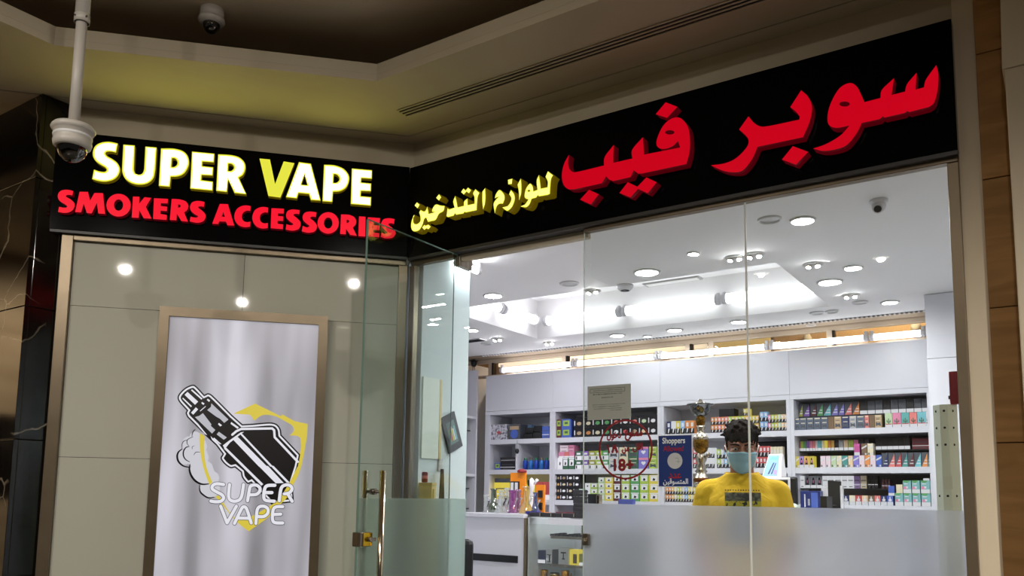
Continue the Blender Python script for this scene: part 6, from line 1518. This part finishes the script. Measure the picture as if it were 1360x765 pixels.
def ering(bm, c, rx, ry, n=28, tilt=0.0, sq=2.4):
    out = []
    for i in range(n):
        a = 2 * PI * i / n; ca, sa = math.cos(a), math.sin(a)
        x = rx * math.copysign(abs(ca) ** (2 / sq), ca); y = ry * math.copysign(abs(sa) ** (2 / sq), sa)
        out.append(bm.verts.new((c[0] + x, c[1] + y, c[2] + tilt * x)))
    return out
def loft(bm, rings):
    for a, b in zip(rings, rings[1:]):
        n = len(a)
        for i in range(n): bm.faces.new((a[i], a[(i + 1) % n], b[(i + 1) % n], b[i]))
    bm.faces.new(rings[0][::-1]); bm.faces.new(rings[-1])
M_skin = noisy('brown_skin', (140, 92, 68), (128, 82, 60), (30, 30, 30), .5)
M_hair = noisy('black_hair', (14, 11, 10), (40, 34, 30), (160, 60, 160), .8, bump=.6, spec=.08)
M_shirt = noisy('mustard_cotton', (206, 170, 28), (194, 156, 22), (12, 12, 12), .9)
M_mask = mat('pale_blue_mask', (138, 174, 186), .8)
M_trous = mat('dark_trousers', (34, 36, 44), .8)
YM = 1.05
ph = W(985.5, 621, YM)                        # chin
zt8 = W(985.5, 560, YM).z                     # crown
HH = zt8 - ph.z                               # crown to chin
man = thing('person', 'man in mustard T-shirt and pale blue face mask standing behind the glass, looking down', 'person', (ph.x, YM, 0))
man.rotation_euler = (0, 0, math.radians(20))
zcn = ph.z
hs_ = HH / 0.245                              # scale of the head
# shoulders: z from the photograph
zsh = W(945, 640, YM).z                       # outer shoulder
zn = zcn - 0.02
H0 = zcn
HT = Matrix.Translation((0, .02, H0 + .05)) @ Matrix.Rotation(math.radians(13), 4, 'X') @ Matrix.Diagonal((1.05, 1, 1, 1)) @ Matrix.Translation((0, -.02, -H0 - .05))
def tilt(bm):
    for v in bm.verts: v.co = HT @ v.co
    return bm
bm = bmesh.new()
# head: skull, face, jaw
ball(bm, (0, .018, H0 + .150 * hs_), .098 * hs_, 24, 16, sc=(.80, .98, .98))
ball(bm, (0, -.022, H0 + .085 * hs_), .075 * hs_, 20, 14, sc=(.86, .88, 1.08))
ball(bm, (0, -.046, H0 + .028 * hs_), .038 * hs_, 16, 10, sc=(1.1, .9, .75))
# brow, nose, cheeks
cap(bm, (-.034 * hs_, -.080 * hs_, H0 + .142 * hs_), (.034 * hs_, -.080 * hs_, H0 + .142 * hs_), .013, .013, 10)
cap(bm, (0, -.090 * hs_, H0 + .128 * hs_), (0, -.098 * hs_, H0 + .090 * hs_), .008, .012, 10)
for s in (-1, 1):
    ball(bm, (s * .040 * hs_, -.062 * hs_, H0 + .098 * hs_), .022 * hs_, 12, 8)
    ball(bm, (s * .079 * hs_, .010, H0 + .108 * hs_), .024 * hs_, 12, 10, sc=(.35, .75, 1.25))   # ears
tilt(bm)
# neck and trunk
cap(bm, (0, .012, H0 + .03), (0, .03, zsh - .02), .056, .062, 18)
rr = []
zhip = .90
for z, rx, ry, y in ((zhip - .06, .155, .105, .03), (zhip + .08, .150, .100, .03), (zhip + .22, .150, .098, .025), (zsh - .17, .172, .112, .025), (zsh - .07, .172, .100, .03), (zsh - .0, .13, .075, .035), (zsh + .03, .07, .06, .03)): rr.append(ering(bm, (0, y, z), rx, ry))
loft(bm, rr)
sx = .165
arm = {}
for s in (-1, 1):
    sh_ = Vector((s * sx, .03, zsh - .055)); el = Vector((s * .212, .045, zsh - .33)); wr = Vector((s * .165, -.17, zsh - .43))
    arm[s] = (sh_, el, wr)
    cap(bm, (s * .12, .03, zsh - .045), sh_, .055, .055); cap(bm, sh_, el, .052, .042); cap(bm, el, wr, .041, .029)
    # legs
    hp = Vector((s * .085, .03, zhip - .06)); kn = Vector((s * .095, .015, .48)); an = Vector((s * .10, .04, .09))
    cap(bm, hp, kn, .085, .055); cap(bm, kn, an, .054, .036); cap(bm, an + Vector((0, .0, -.03)), an + Vector((s * .02, -.14, -.055)), .036, .030)
    # hand: palm, four fingers, thumb
    d = (wr - el).normalized(); side_ = d.cross(Vector((0, 0, 1))).normalized(); dn = Vector((0, 0, -1))
    pm_ = wr + d * .05
    cap(bm, wr, wr + d * .02, .027, .026); 
    for j in range(4): cap(bm, wr + d * .02 + side_ * (-.024 + .016 * j), wr + d * .085 + side_ * (-.030 + .020 * j), .0135, .0115, 10)
    for j, L in enumerate((.062, .075, .080, .070) if s > 0 else (.070, .080, .075, .062)):
        b0 = wr + d * .085 + side_ * (-.030 + .020 * j); b1 = b0 + d * L * .45 + dn * .006; b2 = b1 + d * L * .33 + dn * .018; b3 = b2 + d * L * .16 + dn * .018
        cap(bm, b0, b1, .0098, .0090, 8); cap(bm, b1, b2, .0088, .0080, 8); cap(bm, b2, b3, .0078, .0068, 8)
    t0 = wr + d * .03 - side_ * s * .026; t1 = t0 + d * .030 - side_ * s * .022; t2 = t1 + d * .028 - side_ * s * .006
    cap(bm, t0, t1, .0125, .0105, 8); cap(bm, t1, t2, .0100, .0085, 8)
body = remesh('body', bm, M_skin, man, .006, 5)
# eyes, brows
for s in (-1, 1):
    bm = bmesh.new(); ball(bm, (s * .032 * hs_, -.080 * hs_, H0 + .122 * hs_), .0125 * hs_, 12, 8, 0); ball(bm, (s * .032 * hs_, -.087 * hs_, H0 + .1195 * hs_), .0068 * hs_, 10, 6, 1)
    obj('eye', tilt(bm), [mat('eye_white', (200, 192, 182), .3), M_black], man)
    bm = bmesh.new(); cap(bm, (s * .016 * hs_, -.0925 * hs_, H0 + .140 * hs_), (s * .034 * hs_, -.0935 * hs_, H0 + .1465 * hs_), .0042, .0045, 8); cap(bm, (s * .034 * hs_, -.0935 * hs_, H0 + .1465 * hs_), (s * .054 * hs_, -.080 * hs_, H0 + .141 * hs_), .0045, .0028, 8); obj('eyebrow', tilt(bm), M_hair, man)
    bm = bmesh.new(); cap(bm, (s * .018 * hs_, -.0885 * hs_, H0 + .129 * hs_), (s * .047 * hs_, -.0835 * hs_, H0 + .128 * hs_), .0058, .0050, 8); obj('eyelid', tilt(bm), M_skin, man)
# hair: full cap with a fringe, short sides, cut as one shell
bm = bmesh.new()
ball(bm, (0, .026, H0 + .166 * hs_), .102 * hs_, 26, 18, sc=(.80, .99, .84))
ball(bm, (0, .070, H0 + .130 * hs_), .068 * hs_, 18, 12, sc=(1.04, .62, 1.15))
random.seed(11)
for i in range(110):
    a = random.uniform(0, 2 * PI); e_ = random.uniform(.12, 1.5)
    n_ = Vector((math.cos(a) * math.cos(e_), math.sin(a) * math.cos(e_), math.sin(e_)))
    if n_.y < -.55 and e_ < .45: continue
    if n_.y > .2 and e_ < .2: continue
    p0_ = Vector((n_.x * .080 * hs_, .026 + n_.y * .098 * hs_, H0 + .166 * hs_ + n_.z * .082 * hs_))
    lift = .006 + .006 * max(0, n_.z)
    p1_ = p0_ + n_ * lift * random.uniform(.5, 1.0) + Vector((random.uniform(-.020, .020), random.uniform(-.026, .004), random.uniform(-.008, .004)))
    cap(bm, p0_, p1_, .0125, .0055, 7)
for i in range(16):          # fringe of uneven locks over the forehead
    u = -1 + 2 * i / 15
    p0_ = Vector((u * .066 * hs_, (-.062 + .046 * u * u) * hs_, H0 + .198 * hs_))
    p1_ = Vector((u * .068 * hs_ + random.uniform(-.008, .008), (-.094 + .052 * u * u) * hs_, H0 + (.163 - .012 * abs(u) + random.uniform(-.014, .008)) * hs_))
    cap(bm, p0_, p1_, .013, .0045, 7)
for s in (-1, 1): cap(bm, (s * .072 * hs_, -.010, H0 + .165 * hs_), (s * .071 * hs_, -.016, H0 + .118 * hs_), .012, .005, 8)
hair = remesh('hair', tilt(bm), M_hair, man, .0045, 7)
# face mask, pleated, with ear loops
bm = bmesh.new(); NU, NV = 18, 10; g = []
for j in range(NV + 1):
    v = j / NV; row = []
    for i in range(NU + 1):
        u = -1 + 2 * i / NU
        wv_ = .067 - .015 * v ** 2.5
        x = u * wv_ * hs_
        y = -(.118 - .022 * v - .064 * abs(u) ** 2.1 - (.0) ) * hs_ + .0016 * math.sin(v * 16)
        z = H0 + (.098 - .108 * v + .012 * (1 - abs(u)) * (1 - v) + .030 * abs(u) ** 2.6 * v) * hs_
        row.append(bm.verts.new((x, y, z)))
    g.append(row)
for j in range(NV):
    for i in range(NU): f = bm.faces.new((g[j][i], g[j][i + 1], g[j + 1][i + 1], g[j + 1][i])); f.smooth = True
mk = obj('face_mask', tilt(bm), M_mask, man)
sd = mk.modifiers.new('solid', 'SOLIDIFY'); sd.thickness = .0025
for s in (-1, 1):
    bm = bmesh.new(); P_ = [Vector((s * .071 * hs_, -.050 * hs_, H0 + .092 * hs_)), Vector((s * .083 * hs_, -.01, H0 + .125 * hs_)), Vector((s * .086 * hs_, .022, H0 + .118 * hs_)), Vector((s * .078 * hs_, .012, H0 + .078 * hs_)), Vector((s * .060 * hs_, -.050 * hs_, H0 + .030 * hs_))]
    for a, b in zip(P_, P_[1:]): tube(bm, a, b, .0018, seg=6)
    obj('ear_loop', tilt(bm), M_whiteplastic, mk)
# T-shirt: one continuous garment with sleeves
bm = bmesh.new(); rr = []
for z, rx, ry, y in ((zhip - .10, .182, .135, .03), (zhip + .08, .176, .128, .028), (zhip + .22, .178, .126, .022), (zsh - .18, .184, .138, .020), (zsh - .09, .184, .124, .027), (zsh - .02, .156, .094, .033), (zsh + .022, .112, .080, .032), (zsh + .044, .079, .072, .022)): rr.append(ering(bm, (0, y, z), rx, ry, 32))
loft(bm, rr)
for s in (-1, 1):
    sh_, el, wr = arm[s]
    mid = sh_ + (el - sh_) * .72
    cap(bm, (s * .09, .033, zsh - .035), sh_ + Vector((0, 0, .002)), .060, .066); tube(bm, sh_, mid, .066, .074, 18); ball(bm, sh_, .066, 16, 10)
sh_o = remesh('t_shirt', bm, M_shirt, man, .007, 7)
# collar band
bm = bmesh.new(); n = 36; ring0 = []
for i in range(n):
    a = 2 * PI * i / n; ring0.append(Vector((.078 * math.cos(a), .022 + .073 * math.sin(a) - (.012 if math.sin(a) < 0 else 0) * -math.sin(a) * -1, zsh + .044 - .020 * max(0, -math.sin(a)))))
for i in range(n): tube(bm, ring0[i], ring0[(i + 1) % n], .0065, seg=8, cap=False)
obj('collar', bm, M_shirt, man)
nb = M_shirt.node_tree.nodes.new('ShaderNodeTexNoise'); nb.inputs['Scale'].default_value = 9; nb.inputs['Detail'].default_value = 2; nb.inputs['Distortion'].default_value = .5
bpn = M_shirt.node_tree.nodes.new('ShaderNodeBump'); bpn.inputs['Strength'].default_value = .32; bpn.inputs['Distance'].default_value = .03
M_shirt.node_tree.links.new(nb.outputs['Fac'], bpn.inputs['Height']); M_shirt.node_tree.links.new(bpn.outputs['Normal'], M_shirt.node_tree.nodes['Principled BSDF'].inputs['Normal'])
# printed picture on the chest: lives in the shirt's own material
ms = M_shirt.node_tree; Nn = ms.nodes; Ll = ms.links; bs = Nn['Principled BSDF']
tc = Nn.new('ShaderNodeTexCoord'); sepn = Nn.new('ShaderNodeSeparateXYZ'); Ll.new(tc.outputs['Object'], sepn.inputs[0])
def mth(op, a, b=None, c_=None):
    n_ = Nn.new('ShaderNodeMath'); n_.operation = op
    for i, q in enumerate((a, b, c_)):
        if q is None: continue
        if isinstance(q, (int, float)): n_.inputs[i].default_value = q
        else: Ll.new(q, n_.inputs[i])
    return n_.outputs[0]
xx, yy, zz2 = sepn.outputs
zp1 = W(985, 654, YM - .1).z; zp0 = zp1 - .26
def within(v, lo, hi): return mth('MULTIPLY', mth('GREATER_THAN', v, lo), mth('LESS_THAN', v, hi))
xpl, xpr = -.086, .084
inside = mth('MULTIPLY', mth('MULTIPLY', within(xx, xpl, xpr), within(zz2, zp0, zp1)), mth('LESS_THAN', yy, 0.0))
nzz = Nn.new('ShaderNodeTexNoise'); nzz.inputs['Scale'].default_value = 38; nzz.inputs['Detail'].default_value = 3; Ll.new(tc.outputs['Object'], nzz.inputs['Vector'])
rmp = Nn.new('ShaderNodeValToRGB'); rmp.color_ramp.elements[0].position = .42; rmp.color_ramp.elements[0].color = lin((26, 28, 24)); rmp.color_ramp.elements[1].position = .66; rmp.color_ramp.elements[1].color = lin((96, 92, 66)); Ll.new(nzz.outputs['Fac'], rmp.inputs[0])
band = mth('MULTIPLY', within(zz2, zp1 - .070, zp1 - .042), mth('GREATER_THAN', nzz.outputs['Fac'], .45))
m1 = Nn.new('ShaderNodeMixRGB'); Ll.new(band, m1.inputs[0]); Ll.new(rmp.outputs[0], m1.inputs[1]); m1.inputs[2].default_value = lin((150, 140, 30))
old = bs.inputs['Base Color'].links[0].from_socket
m2 = Nn.new('ShaderNodeMixRGB'); Ll.new(inside, m2.inputs[0]); Ll.new(old, m2.inputs[1]); Ll.new(m1.outputs[0], m2.inputs[2])
line = mth('MULTIPLY', mth('MULTIPLY', within(zz2, zp1 + .008, zp1 + .014), within(xx, xpl, xpr)), mth('MULTIPLY', mth('LESS_THAN', yy, 0.0), mth('GREATER_THAN', mth('SINE', mth('MULTIPLY', xx, 520.0)), -.2)))
m3 = Nn.new('ShaderNodeMixRGB'); Ll.new(line, m3.inputs[0]); Ll.new(m2.outputs[0], m3.inputs[1]); m3.inputs[2].default_value = lin((90, 70, 14)); Ll.new(m3.outputs[0], bs.inputs['Base Color'])
# trousers and shoes
bm = bmesh.new(); rr = [ering(bm, (0, .03, z), rx, ry) for z, rx, ry in ((zhip - .16, .160, .112), (zhip - .05, .164, .114), (zhip + .06, .158, .110))]; loft(bm, rr)
for s in (-1, 1):
    hp = Vector((s * .085, .03, zhip - .10)); kn = Vector((s * .095, .015, .48)); an = Vector((s * .10, .04, .12))
    cap(bm, hp, kn, .096, .070); cap(bm, kn, an, .070, .058)
remesh('trousers', bm, M_trous, man, .011, 5)
for s in (-1, 1):
    bm = bmesh.new(); cap(bm, (s * .10, .05, .045), (s * .12, -.11, .038), .045, .038); bx(bm, s * .11 - .045, s * .11 + .045, -.15, .095, 0, .02); remesh('shoe', bm, M_black, man, .008, 4)
